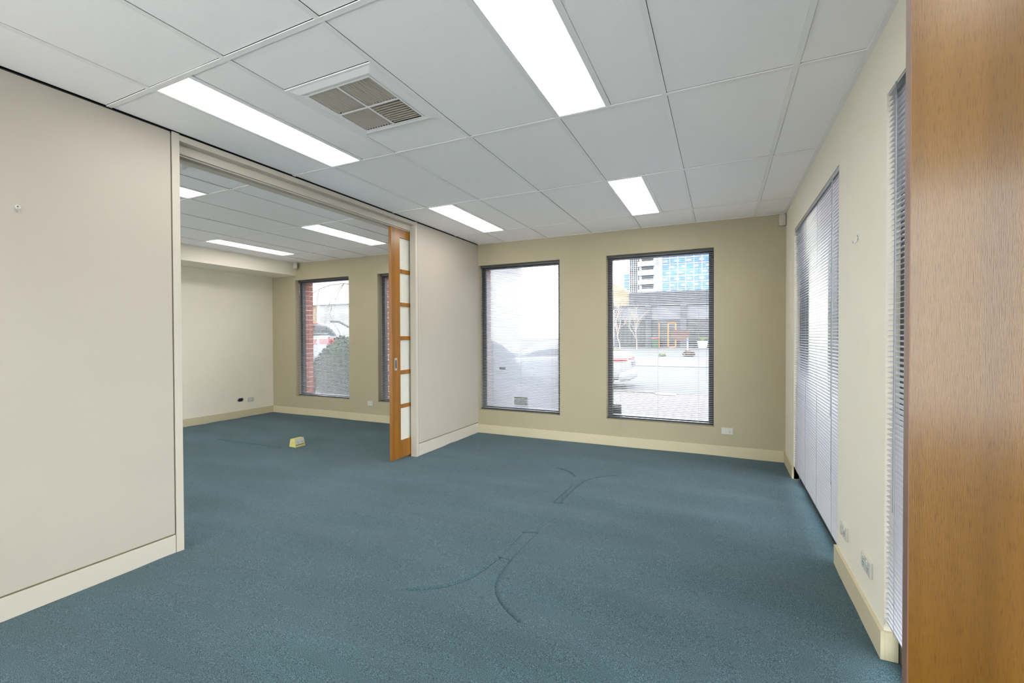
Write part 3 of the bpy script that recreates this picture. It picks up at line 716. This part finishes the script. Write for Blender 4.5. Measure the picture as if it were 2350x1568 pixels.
def pir(label, loc, rz, wd, ht, lens):
    t = thing('motion_sensor', label, 'sensor', loc, rz=rz)
    MB().box(-wd / 2, wd / 2, -0.04, 0, 0, ht).build('housing', M_SKIRTW, t, bevel=0.006)
    if lens:
        MB().cyl((0, -0.042, ht * 0.36), wd * 0.38, 0.006, 1, 18).build('lens', M_WHITEP, t, bevel=0.001)
    MB().cyl((0 if lens else 0.008, -0.0415, ht * (0.74 if lens else 0.22)), 0.003, 0.003, 1, 8).build('indicator', M_HOLE, t)
    MB().box(-0.015, 0.015, -0.02, 0, ht, ht + 0.012).build('bracket', M_CHROME, t)
pir('cream box sensor in the top right corner of the back wall', (0.576, D, 2.500), 0, 0.062, 0.112, False)
pir('motion sensor in the far room corner under the ceiling', (-6.655, 5.47, 2.525), math.radians(40), 0.062, 0.092, True)

t = thing('smoke_detector', 'round white smoke detector on the far room ceiling at the left jamb', 'smoke detector', (-3.645, 2.00, TZ))
MB().cyl((0, 0, -0.012), 0.055, 0.012, 2, 28).build('base', M_TEE, t)
MB().cyl((0, 0, -0.036), 0.030, 0.024, 2, 28, r2=0.047).build('dome', M_TEE, t, bevel=0.001)

# floor power box
def floor_box():
    t = thing('floor_power_box', 'cream wedge power box with two outlets standing on the far room carpet', 'power outlet', (-4.744, 3.905, 0.0), rz=0)
    # front (with plate) faces +x, side faces -y
    w0, w1 = 0.062, 0.052   # half depth bottom/top in x
    l0, l1 = 0.072, 0.066
    h = 0.105
    MB().hexa([(-w0, -l0, 0), (w0 * 0.85, -l0, 0), (w0 * 0.85, l0, 0), (-w0, l0, 0), (-w1 * 0.9, -l1, h * 0.93), (w1 * 0.55, -l1, h), (w1 * 0.55, l1, h), (-w1 * 0.9, l1, h * 0.93)]).build('housing', M_CREAMP, t, bevel=0.003)
    px = lambda z: w0 * 0.85 + (w1 * 0.55 - w0 * 0.85) * z / h
    def slab(name, y0, y1, z0, z1, th, m_, off=0.0006, bv=0):
        MB().hexa([(px(z0) + off, y0, z0), (px(z0) + th, y0, z0), (px(z0) + th, y1, z0), (px(z0) + off, y1, z0), (px(z1) + off, y0, z1), (px(z1) + th, y0, z1), (px(z1) + th, y1, z1), (px(z1) + off, y1, z1)]).build(name, m_, t, bevel=bv)
    slab('outlet_plate', -0.062, 0.058, 0.033, 0.096, 0.006, M_WHITEP, bv=0.001)
    slab('slot', -0.062, 0.060, 0.026, 0.031, 0.0015, M_HOLE)
    for y in (-0.030, 0.030):
        slab('switch', y - 0.008, y + 0.008, 0.077, 0.089, 0.011, M_WHITEP, 0.005)
        for dy, dz in ((-0.007, 0.060), (0.007, 0.060), (0, 0.047)): slab('pin_slots', y + dy - 0.002, y + dy + 0.002, dz - 0.004, dz + 0.004, 0.0068, M_HOLE, 0.005)
floor_box()

# stickers on the glass
tag(MB().box(-2.60, -2.40, 5.652, 5.653, 0.40, 0.50).build('window_sticker', M_WHITE), 'white sticker low on the hazy window glass', 'sticker')
tag(MB().box(-2.60, -2.40, 5.6505, 5.6515, 0.485, 0.515).build('window_sticker', M_GRASS), 'yellow-green strip sticker above the white one on the hazy window', 'sticker')
tag(MB().box(-2.83, -2.735, 5.651, 5.652, 0.885, 0.912).build('window_sticker', M_BROWN), 'small brown sticker at mid height of the hazy window', 'sticker')
tag(MB().box(-1.235, -1.13, 5.651, 5.652, 0.37, 0.49).build('window_sticker', M_STEELF), 'dark square sticker in the lower left corner of the street window', 'sticker')

# ================================================================== OUTSIDE
def ground(name, pts, m_, label, cat):
    mb = MB(); i = len(mb.v)
    n = len(pts)
    mb.v = [p for p in pts] + [(p[0], p[1], p[2] - 0.15) for p in pts]
    mb.f = [tuple(range(n)), tuple(range(2 * n - 1, n - 1, -1))] + [(k, k + n, (k + 1) % n + n, (k + 1) % n) for k in range(n)]
    o = mb.build(name, m_); o['kind'] = 'structure'; o['label'] = label; return o
def gz(y): return -0.17 + max(0, y - 12.4) * 0.0143
X0_, X1_ = -80, 60
ground('bounce_yard', [(X0_, -40, -0.17), (X1_, -40, -0.17), (X1_, -1.9, -0.17), (X0_, -1.9, -0.17)], M_YARD, 'unseen pale yard behind the room, added to bounce daylight inside', '')  # invented bright ground, throws daylight up to the ceiling
struct(MB().box(-30, 26, -15.2, -15.0, -0.17, 4.6).build('wall_sky_block', M_YARD), 'unseen wall added across the rear yard to block low sky')  # added out of view to keep low sky off the near walls
ground('pavement', [(X0_, -1.9, -0.17), (X1_, -1.9, -0.17), (X1_, 12.35, -0.17), (X0_, 12.35, -0.17)], M_PAVER, 'clay paver footpath outside the windows', '')
kb = rootstruct('kerb', 'pale concrete kerb along the near side of the road')
MB().box(X0_, -1.6, 12.35, 12.50, -0.3, -0.145).build('kerb_stone', M_KERB, kb); MB().box(-1.0, X1_, 12.35, 12.50, -0.3, -0.165).build('kerb_stone', M_KERB, kb)
MB().box(-1.55, -1.05, 12.0, 12.55, -0.3, -0.16).build('kerb_stone', M_KERB, kb)
ground('road', [(X0_, 12.50, -0.20), (X1_, 12.50, -0.20), (X1_, 21.5, -0.06), (X0_, 21.5, -0.06)], M_ROAD, 'pale grey road across the street view', '')
kb2 = rootstruct('kerb', 'kerb along the far side of the road')
MB().box(X0_, X1_, 21.5, 21.7, -0.3, -0.01).build('kerb_stone', M_KERB, kb2)
ground('footpath', [(X0_, 21.7, -0.02), (X1_, 21.7, -0.02), (X1_, 28.0, 0.06), (X0_, 28.0, 0.06)], M_PAVER2, 'pink paver footpath beyond the road', '')
ground('forecourt', [(X0_, 28.0, 0.06), (X1_, 28.0, 0.06), (X1_, 46.0, 0.30), (X0_, 46.0, 0.30)], M_PAVER3, 'grey paver forecourt before the dark building', '')
ground('backland', [(-300, 46.0, 0.25), (200, 46.0, 0.25), (200, 260.0, 0.25), (-300, 260.0, 0.25)], M_ROAD, 'open ground behind the buildings', '')
MB().box(-12, -7.6, 36.5, 38.6, 0.16, 0.22).build('lawn', M_GRASS)['kind'] = 'structure'
struct(MB().box(FL - 0.35, R + 0.3, YF - 0.25, 5.93, 2.96, 3.05).box(FL - 0.35, R + 0.3, -3.3, YF - 0.25, 2.60, 2.72).build('roof', M_OFFICE))  # includes an unseen rear eave added to cut off the high sky

# dark building across the street
def dark_building():
    y = 43.0
    t = thing('commercial_building', 'dark grey low commercial building with three bays across the street', 'building', (-2, y, 0.25))
    def B(n, x0, x1, ya, yb, z0, z1, m_, lab=None):
        o = MB().box(x0 + 2, x1 + 2, ya - y, yb - y, z0 - 0.25, z1 - 0.25).build(n, m_, t)
        if lab: o['label'] = lab
        return o
    B('parapet', -7.86, 9, y, y + 9, 4.22, 5.40, M_DGREY)
    for k in range(11): B('board', -7.87, 9, y - 0.03, y, 4.26 + k * 0.104, 4.26 + k * 0.104 + 0.088, M_BAYPAN if False else M_DGREY)
    B('beam', -9.2, 9, y - 0.25, y, 4.10, 4.22, M_BAYPAN)
    B('slab', -9.2, 9, y, y + 9, 0.25, 4.1, M_SHOPBLK)
    for (a, b) in ((-9.2, -8.9), (-6.36, -5.85), (-3.33, -2.82), (0.2, 0.72), (3.6, 4.1)):
        B('column', a, b, y - 0.35, y + 0.1, 0.25, 4.10, M_DGREY)
    for (a, b) in ((-8.9, -6.36), (-5.85, -3.33), (-2.82, 0.2), (0.72, 3.6)):
        B('bay_panel', a, b, y - 0.08, y, 2.80, 4.06, M_BAYPAN, 'perforated grey panel')
        B('panel_frame', a, b, y - 0.14, y - 0.08, 2.76, 2.83, M_DGREY)
    fr_ = [(-4.44, -4.32, 0.30, 2.50), (-3.80, -3.69, 0.30, 2.50), (-4.44, -3.69, 0.26, 0.34), (-4.44, -3.69, 2.45, 2.55), (-5.20, -5.13, 0.3, 2.5)]
    for a, b, c, d in fr_: B('door_frame', a, b, y - 0.10, y - 0.02, c, d, M_TIMBER, 'orange timber frame member')
    for k in range(6): B('shop_window', -8.8 + k * 0.4, -8.8 + k * 0.4 + 0.34, y - 0.05, y - 0.001, 0.6, 2.6, M_STEELF)
    B('step', -9.2, 9, y - 0.8, y, 0.22, 0.30, M_KERB)
dark_building()
t = thing('gable_building', 'beige weatherboard gable wall left of the dark building', 'building', (-10, 43.4, 0.25))
MB().prism([(-2.6, 3.95), (2.08, 3.95), (2.08, 4.9), (2.0, 5.3), (0.1, 6.45), (-2.6, 7.9)], 0, 6, 1).build('wall', M_BEIGE, t)
for k in range(20): 
    z = 4.0 + k * 0.2; xr = 2.06 if z < 4.9 else max(-3, 2.2 - (z - 5.1) * 1.73)
    MB().box(-2.6, max(-2.5, xr), -0.03, 0, z, z + 0.17).build('board', M_BEIGE, t)

# towers far behind (165 m away)
def tower():
    y = 165.0
    t = thing('apartment_tower', 'white apartment tower with curved balconies and blue glass side', 'building', (-15, y, 0.25))
    def B(n, x0, x1, ya, yb, z0, z1, m_):
        return MB().box(x0 + 15, x1 + 15, ya, yb, z0 - 0.25, z1 - 0.25).build(n, m_, t)
    B('core', -26.8, 20, 1.6, 22, 0.3, 48, M_WHITE)
    for k in range(-3, 7):
        z = 17.6 + k * 3.25
        # bowed balcony slab + dark recess
        arc = [(-27.0 + 15, 1.6)] + [(-27.0 + 15 + 5.4 * i / 8, -2.0 * math.sin(math.pi * (0.12 + 0.55 * i / 8)) + 0.2) for i in range(9)] + [(-21.6 + 15, 1.6)]
        MB().prism(arc, z - 1.35 - 0.25, z + 0.25 - 0.25, 2).build('balcony', M_WHITE, t)
        B('balcony_recess', -25.9, -22.0, 0.6, 1.59, z + 0.25, z + 2.0, M_STEELF)
        for i in range(4): B('baluster', -25.6 + i * 1.05, -25.45 + i * 1.05, -1.7, -1.5, z - 1.1, z - 0.2, M_DGREY)
        B('stair_window', -21.1, -20.1, 1.4, 1.6, z - 0.4, z + 2.2, M_PALEG)
    for k in range(-3, 14):
        z = 14.0 + k * 2.1
        B('glass_band', -19.1, 20, 1.2, 1.6, z, z + 1.72, M_BLUEG)
        for i in range(0, 16, 3):
            xx = -18.7 + i * 1.3 + (k % 3) * 1.1
            B('pale_window', xx, xx + 1.5, 1.1, 1.2, z + 0.45, z + 1.15, M_PALEG)
    for i in range(9): B('mullion', -19.1 + i * 2.6, -18.95 + i * 2.6, 1.0, 1.2, 8, 48, M_WHITE)
tower()
def lattice_tower():
    y = 168.0
    t = thing('office_tower', 'grey tower with a dark window grid left of the white apartment tower', 'building', (-28.6, y, 0.25))
    MB().box(-1.9, 1.7, 0, 12, 0, 29.2).build('core', M_DGREY, t)
    f = MB()
    for k in range(40): f.box(-1.95, 1.75, -0.25, 0, 1 + k * 0.72, 1.26 + k * 0.72)
    f.build('floor_bands', M_BAYPAN, t)
    f = MB()
    for k in range(6): f.box(-1.95 + k * 0.7, -1.8 + k * 0.7, -0.35, -0.25, 0, 29.2)
    f.build('fins', M_WHITE, t)
lattice_tower()
t = thing('glass_tower', 'small blue glass tower at the far left of the skyline', 'building', (-31.6, 170, 0.25))
MB().box(-1.4, 0.95, 0, 8, 0, 24.0).build('core', M_BLUEG, t)
for k in range(14): MB().box(-1.45, 0.97, -0.2, 0, 6 + k * 1.25, 6.35 + k * 1.25).build('floor_band', M_PALEG, t)

# white shed with roller door seen from the far room
t = thing('roller_door_building', 'white fascia building with a grey roller door behind the parked trucks', 'building', (-26, 24, -0.1))
MB().box(-12, 12, 0, 8, 3.8, 9).build('fascia', M_WHITE, t)
MB().box(-12, 12, 0.4, 8, -0.2, 3.8).build('wall', M_WHITE, t)
MB().box(-12, -0.93, 0.33, 0.4, -0.1, 3.8).build('brick_facing', M_BEIGE, t)
MB().box(-0.93, 6.2, 0.25, 0.4, -0.1, 3.75).build('roller_curtain', M_ROLLER, t)
for k in range(38): MB().prism([(0.25, k * 0.1), (0.19, k * 0.1 + 0.04), (0.19, k * 0.1 + 0.06), (0.25, k * 0.1 + 0.095)], -0.93, 6.2, 0).build('roller_slat', M_ROLLER, t)
MB().box(-1.25, -0.95, 0.2, 0.4, -0.1, 3.75).build('door_jamb', M_MORTAR, t)

# ---- vehicles
def wheel(parent, x, y, z, r=0.33, axis=1):
    o = MB().cyl((x, y - 0.11, z), r, 0.22, axis, 24).build('wheel', M_TYRE, parent, bevel=0.02)
    MB().cyl((x, y - 0.115, z), r * 0.6, 0.23, axis, 16).build('hub', M_CHROME, o)
def shell(sections, name, m_, parent, sub=1):
    """loft of closed sections (lists of (y,z)) at x positions; rounded body"""
    mb = MB(); n = len(sections[0][1])
    for x, ring in sections: mb.v += [(x, p[0], p[1]) for p in ring]
    for j in range(len(sections) - 1):
        for k in range(n): mb.f.append((j * n + k, j * n + (k + 1) % n, (j + 1) * n + (k + 1) % n, (j + 1) * n + k))
    mb.f += [tuple(range(n - 1, -1, -1)), tuple(range((len(sections) - 1) * n, len(sections) * n))]
    o = mb.build(name, m_, parent, smooth=True)
    if sub:
        md = o.modifiers.new('s', 'SUBSURF'); md.levels = md.render_levels = 2
    return o
def ring(hw, z0, z1, hw_top=None, r=0.1):
    ht = hw if hw_top is None else hw_top
    return [(-hw + r, z0), (hw - r, z0), (hw, z0 + r), (hw, (z0 + z1) / 2), (ht, z1 - r), (ht - r, z1), (-ht + r, z1), (-ht, z1 - r), (-hw, (z0 + z1) / 2), (-hw, z0 + r)]
def sedan():
    t = thing('white_sedan', 'white sedan parked at the kerb outside the street window, tail to the right', 'car', (-4.70, 13.62, -0.20))
    # local: tail at +x 2.27, front at -x
    S = [(-2.30, ring(0.60, 0.32, 0.58)), (-2.15, ring(0.80, 0.24, 0.72)), (-1.2, ring(0.88, 0.20, 0.90)), (-0.4, ring(0.89, 0.20, 0.98)), (0.9, ring(0.89, 0.20, 1.02)),
         (1.7, ring(0.88, 0.22, 1.10, 0.80)), (2.12, ring(0.84, 0.26, 1.10, 0.72)), (2.30, ring(0.72, 0.32, 0.98, 0.62))]
    shell(S, 'body', M_WHITECAR, t)
    C = [(-1.35, ring(0.70, 0.86, 0.92, 0.62, 0.03)), (-0.55, ring(0.76, 0.86, 1.38, 0.58)), (0.2, ring(0.76, 0.86, 1.46, 0.56)), (0.9, ring(0.76, 0.86, 1.38, 0.56)), (1.75, ring(0.72, 0.9, 1.08, 0.62, 0.05))]
    shell(C, 'roof', M_WHITECAR, t)
    shell([(x * 0.93, [(a * 1.015, b * 0.985 if b > 1 else b) for a, b in r_]) for x, r_ in C], 'windows', M_DGLASS, t)
    for x in (-1.4, 1.35):
        for y in (-0.78, 0.78): wheel(t, x, y, 0.31, 0.31)
    shell([(1.70, ring(0.885, 0.84, 0.93, 0.84, 0.02)), (2.02, ring(0.87, 0.82, 0.93, 0.82, 0.02)), (2.20, ring(0.76, 0.82, 0.93, 0.72, 0.02)), (2.29, ring(0.64, 0.82, 0.92, 0.60, 0.02))], 'tail_light', M_RED, t)
    MB().box(2.24, 2.315, -0.02, 0.42, 0.66, 0.79).build('number_plate', M_BAYPAN, t)
    shell([(1.95, ring(0.90, 0.22, 0.56, 0.88, 0.06)), (2.25, ring(0.86, 0.24, 0.56, 0.84, 0.06)), (2.40, ring(0.66, 0.28, 0.54, 0.64, 0.05))], 'rear_bumper', M_WHITECAR, t)
sedan()
def ute(label, loc, rz, body, decal=False):
    """local: nose at -x, tray at +x"""
    t = thing('utility_truck', label, 'car', loc, rz=rz)
    S = [(-2.6, ring(0.75, 0.45, 0.95)), (-2.4, ring(0.88, 0.40, 1.10)), (-1.3, ring(0.92, 0.38, 1.22)), (0.5, ring(0.92, 0.38, 1.24)), (0.75, ring(0.92, 0.38, 1.24))]
    shell(S, 'body', body, t)
    C = [(-1.55, ring(0.80, 1.12, 1.24, 0.7, 0.04)), (-0.85, ring(0.84, 1.12, 1.80, 0.66)), (0.25, ring(0.84, 1.12, 1.88, 0.68)), (0.62, ring(0.84, 1.12, 1.84, 0.66)), (0.88, ring(0.84, 1.12, 1.24, 0.80, 0.04))]
    shell(C, 'cabin', M_DGLASS, t)
    for s in (-1, 1): MB().box(0.72, 2.5, s * 0.90 - 0.03, s * 0.90 + 0.03, 0.50, 1.44).build('tray_side', body, t, bevel=0.02)
    MB().box(2.44, 2.5, -0.93, 0.93, 0.50, 1.42).build('tailgate', body, t, bevel=0.02)
    MB().box(0.72, 2.45, -0.88, 0.88, 0.50, 0.62).build('tray_floor', M_TYRE, t)
    for s in (-1, 1):
        MB().tube([(0.62, s * 0.62, 1.90), (0.95, s * 0.66, 1.88), (1.6, s * 0.78, 1.58), (1.8, s * 0.84, 1.48), (2.4, s * 0.84, 1.47)], 0.035, 8).build('sports_bar', M_TYRE, t)
        MB().tube([(0.90, s * 0.80, 1.44), (0.78, s * 0.66, 1.84)], 0.03, 8).build('hoop', M_CHROME, t)
        MB().box(2.14, 2.53, s * 0.85 - 0.10, s * 0.85 + 0.10, 1.22, 1.36).build('tail_light', M_RED, t, bevel=0.01)
    MB().box(0.60, 0.70, -0.10, 0.10, 1.80, 1.83).build('brake_light', M_RED, t)
    MB().box(2.45, 2.62, -0.85, 0.85, 0.42, 0.60).build('rear_bumper', M_CHROME, t, bevel=0.02)
    for x in (-1.65, 1.5):
        for y in (-0.80, 0.80): wheel(t, x, y, 0.38, 0.38)
    if decal:
        cu = bpy.data.curves.new('lettering', 'FONT'); cu.body = 'MAX'; cu.size = 0.22; cu.extrude = 0.004
        o = bpy.data.objects.new('lettering_curve', cu); COL.objects.link(o); bpy.context.view_layer.update()
        me = bpy.data.meshes.new_from_object(o.evaluated_get(bpy.context.evaluated_depsgraph_get()))
        bpy.data.objects.remove(o)
        o = bpy.data.objects.new('lettering', me); COL.objects.link(o); o.parent = t; me.materials.clear(); me.materials.append(M_RED)
        o.location = (1.55, -0.938, 1.20); o.rotation_euler = (math.pi / 2, 0, 0)
    t.scale = (1.08, 1.08, 1.08)
ute('silver utility truck with dark cabin and black sports bar behind the clipped bush', (-12.76, 10.66, -0.17), math.radians(-5), M_SILVERCAR, True)
t = thing('parked_van', 'navy van seen through the tall blind of the right wall', 'car', (3.05, 14.0, -0.17))
shell([(-1.0, ring(0.7, 0.4, 1.2)), (-0.9, ring(0.95, 0.3, 2.2)), (0.9, ring(0.95, 0.3, 2.2)), (1.0, ring(0.7, 0.4, 2.0))], 'body', M_NAVY, t)
MB().box(-0.7, 0.7, -1.0, -0.9, 1.3, 1.9).build('window', M_DGLASS, t)
for x in (-0.6, 0.6): wheel(t, x, -0.85, 0.33)
t.rotation_euler = (0, 0, 0); t.location = (2.95, 14.0, -0.17)

# fence panel and brick building on the right side
t = thing('side_fence', 'dark sheet fence outside the tall right window', 'fence', (1.42, 9.6, -0.17))
for k in range(8):
    MB().box(-0.02, 0.02, -2.4 + k * 0.6, -2.4 + k * 0.6 + 0.57, 0, 3.9).build('panel', M_STEELF, t)
for k in range(3): MB().box(-0.05, 0.05, -2.45 + k * 2.4, -2.37 + k * 2.4, 0, 4.0).build('post', M_STEELF, t)
t = thing('brick_outbuilding', 'pale orange brick outbuilding with white base beyond the right window', 'building', (6.2, 18, -0.17))
MB().box(-2.6, 4, 0, 4, 1.7, 6.5).build('wall', M_ORANGEB, t)
MB().box(-2.6, 4, 0, 4, 0, 1.7).build('base', M_WHITE, t)

# ---- planting
def foliage(name, label, cat, c, rad, n, leaf, m_, core=True, seed=1):
    rnd = np.random.RandomState(seed)
    t = thing(name, label, cat, (c[0], c[1], -0.17))
    cz = c[2] + 0.17
    d = rnd.normal(size=(n, 3)); d /= np.linalg.norm(d, axis=1)[:, None]
    d[:, 2] = np.abs(d[:, 2]) * np.where(rnd.rand(n) < 0.35, -1, 1)
    rr = 1 + 0.10 * np.sin(5 * d[:, 0] + 3) * np.cos(4 * d[:, 1]) - 0.15 * rnd.rand(n) ** 2
    p = d * rr[:, None] * np.array(rad) + np.array([0, 0, cz])
    a = rnd.normal(size=(n, 3)); a /= np.linalg.norm(a, axis=1)[:, None]
    b = np.cross(a, d); b /= np.linalg.norm(b, axis=1)[:, None] + 1e-9
    s = leaf * (0.6 + 0.8 * rnd.rand(n))[:, None]
    v = np.stack([p - a * s, p - b * s * 0.5, p + a * s, p + b * s * 0.5], 1).reshape(-1, 3)
    v[:, 2] = np.maximum(v[:, 2], 0.01)
    me = bpy.data.meshes.new('foliage'); me.from_pydata(v.tolist(), [], [(4 * i, 4 * i + 1, 4 * i + 2, 4 * i + 3) for i in range(n)])
    me.materials.append(m_); o = bpy.data.objects.new('foliage', me); COL.objects.link(o); o.parent = t; o['kind'] = 'stuff'
    if core:
        bm = bmesh.new(); bmesh.ops.create_icosphere(bm, subdivisions=3, radius=1)
        for q in bm.verts: q.co = Vector((q.co.x * rad[0] * 0.84, q.co.y * rad[1] * 0.84, max(0.0, q.co.z * rad[2] * 0.84 + cz)))
        me = bpy.data.meshes.new('inner_growth'); bm.to_mesh(me); bm.free(); me.materials.append(m_)
        o = bpy.data.objects.new('inner_growth', me); COL.objects.link(o); o.parent = t
    MB().tube([(0, 0, 0), (0.02, 0, cz * 0.8)], 0.04, 6).build('stem', M_BARK, t)
foliage('clipped_bush', 'clipped green bush outside the far room window, in front of the trucks', 'bush', (-7.55, 7.55, 0.45), (0.80, 0.7, 0.86), 9000, 0.035, M_LEAF, seed=3)
foliage('clipped_bush', 'dark round bush behind the hazy window', 'bush', (-4.0, 7.2, 0.48), (0.74, 0.6, 0.86), 7000, 0.035, M_LEAF, seed=5)
foliage('clipped_bush', 'low bush right of the round one behind the hazy window', 'bush', (-3.02, 7.75, 0.12), (0.42, 0.5, 0.42), 3000, 0.03, M_LEAF, seed=6)
foliage('low_shrub', 'brown-green clump on the forecourt below the white planter', 'shrub', (-1.83, 29.5, 0.22), (0.36, 0.3, 0.20), 500, 0.05, M_BROWN, core=False, seed=7)
foliage('low_shrub', 'small green tuft on the forecourt edge, left of the post', 'shrub', (-3.35, 29.3, 0.12), (0.22, 0.2, 0.12), 300, 0.05, M_LEAF2, core=False, seed=8)
foliage('hedge_strip', 'low green planting along the foot of the dark building', 'hedge', (0.5, 41.75, 0.45), (1.7, 0.3, 0.22), 900, 0.07, M_LEAF2, core=False, seed=9)
def tree(label, base, height, spread, m_, seed, trunk=0.05, droop=0.0, depth=4, nb=3):
    rnd = random.Random(seed)
    t = thing('bare_tree', label, 'tree', base)
    mt = MB(); mbr = MB()
    def grow(p, d, ln, r, lev):
        pts = [p]; q = p.copy(); dd = d.copy()
        for i in range(4):
            dd = (dd + Vector((rnd.uniform(-.18, .18), rnd.uniform(-.18, .18), rnd.uniform(-.08, .12) - droop * lev * 0.12))).normalized()
            q = q + dd * ln / 4; pts.append(q.copy())
        (mt if lev == 0 else mbr).tube(pts, r, 5 if lev < 2 else 3, r * 0.6)
        if lev < depth:
            for k in range(nb + (1 if lev == 0 else 0)):
                s = pts[rnd.choice((2, 3, 4))]
                az = rnd.uniform(0, 2 * math.pi); a = rnd.uniform(0.4, 0.9) * spread
                nd = (dd + Vector((math.cos(az) * a, math.sin(az) * a, rnd.uniform(-0.2, 0.3) - droop * 0.3 * lev))).normalized()
                grow(s.copy(), nd, ln * rnd.uniform(0.55, 0.8), r * 0.58, lev + 1)
    grow(Vector((0, 0, 0)), Vector((0, 0, 1)), height * 0.42, trunk, 0)
    mt.build('trunk', m_, t)
    o = mbr.build('branches', m_, t); o['kind'] = 'stuff'
tree('pale bare tree at the left of the street window, before the dark building', (-7.6, 37.6, 0.15), 5.2, 0.8, M_PALEBARK, 4, trunk=0.06, nb=3)
tree('second pale bare tree beside the first, before the dark building', (-6.6, 39.6, 0.15), 4.2, 0.7, M_PALEBARK, 11, trunk=0.05, nb=3)
tree('weeping bare tree whose twigs hang over the trucks', (-7.6, 9.6, -0.17), 5.4, 1.3, M_BARK, 21, trunk=0.05, droop=0.9, nb=4)
tree('bare street tree behind the hazy window', (-6.6, 11.2, -0.17), 4.6, 0.9, M_PALEBARK, 33, trunk=0.04, droop=0.6, nb=4)

# ---- street furniture
t = thing('wheelie_bin', 'green wheelie bin with a red lid before the dark building', 'bin', (-5.35, 41.7, 0.24))
MB().hexa([(-0.22, -0.25, 0.05), (0.22, -0.25, 0.05), (0.22, 0.25, 0.05), (-0.22, 0.25, 0.05), (-0.29, -0.33, 0.85), (0.29, -0.33, 0.85), (0.29, 0.33, 0.85), (-0.29, 0.33, 0.85)]).build('body', M_GREEN, t, bevel=0.02)
MB().box(-0.30, 0.30, -0.35, 0.35, 0.85, 0.92).build('lid', M_REDP, t, bevel=0.02)
for s in (-1, 1): MB().cyl((s * 0.22 - 0.03, 0.24, 0.1), 0.1, 0.06, 0, 14).build('wheel', M_TYRE, t)
t = thing('planter', 'white tub planter with green spikes right of the post', 'planter', (-1.45, 41.2, 0.26))
MB().cyl((0, 0, 0), 0.32, 0.62, 2, 18, r2=0.42).build('tub', M_WHITE, t)
lf = MB()
for k in range(22):
    a = k * 2.4; lf.tube([(0, 0, 0.5), (0.2 * math.cos(a), 0.2 * math.sin(a), 0.85 + 0.01 * (k % 7)), (0.55 * math.cos(a), 0.5 * math.sin(a), 0.9 + 0.03 * (k % 5))], 0.03, 4, 0.004)
o = lf.build('spiky_leaves', M_LEAF2, t); o['kind'] = 'stuff'
t = thing('street_sign', 'brown board on a white post before the dark building', 'sign', (-1.98, 31.0, 0.09))
MB().cyl((0, 0, 0), 0.04, 1.1, 2, 10).build('post', M_WHITE, t)
t2 = MB().prism([(-0.97, 1.15), (-0.85, 1.0), (-0.5, 0.93), (0.08, 0.93), (0.10, 1.62), (-0.7, 1.64), (-0.97, 1.52)], -0.03, 0.03, 1).build('board', M_BROWN, t)
MB().box(-0.08, 0.12, -0.05, 0.05, 0.90, 0.98).build('bracket', M_BLUEG, t)
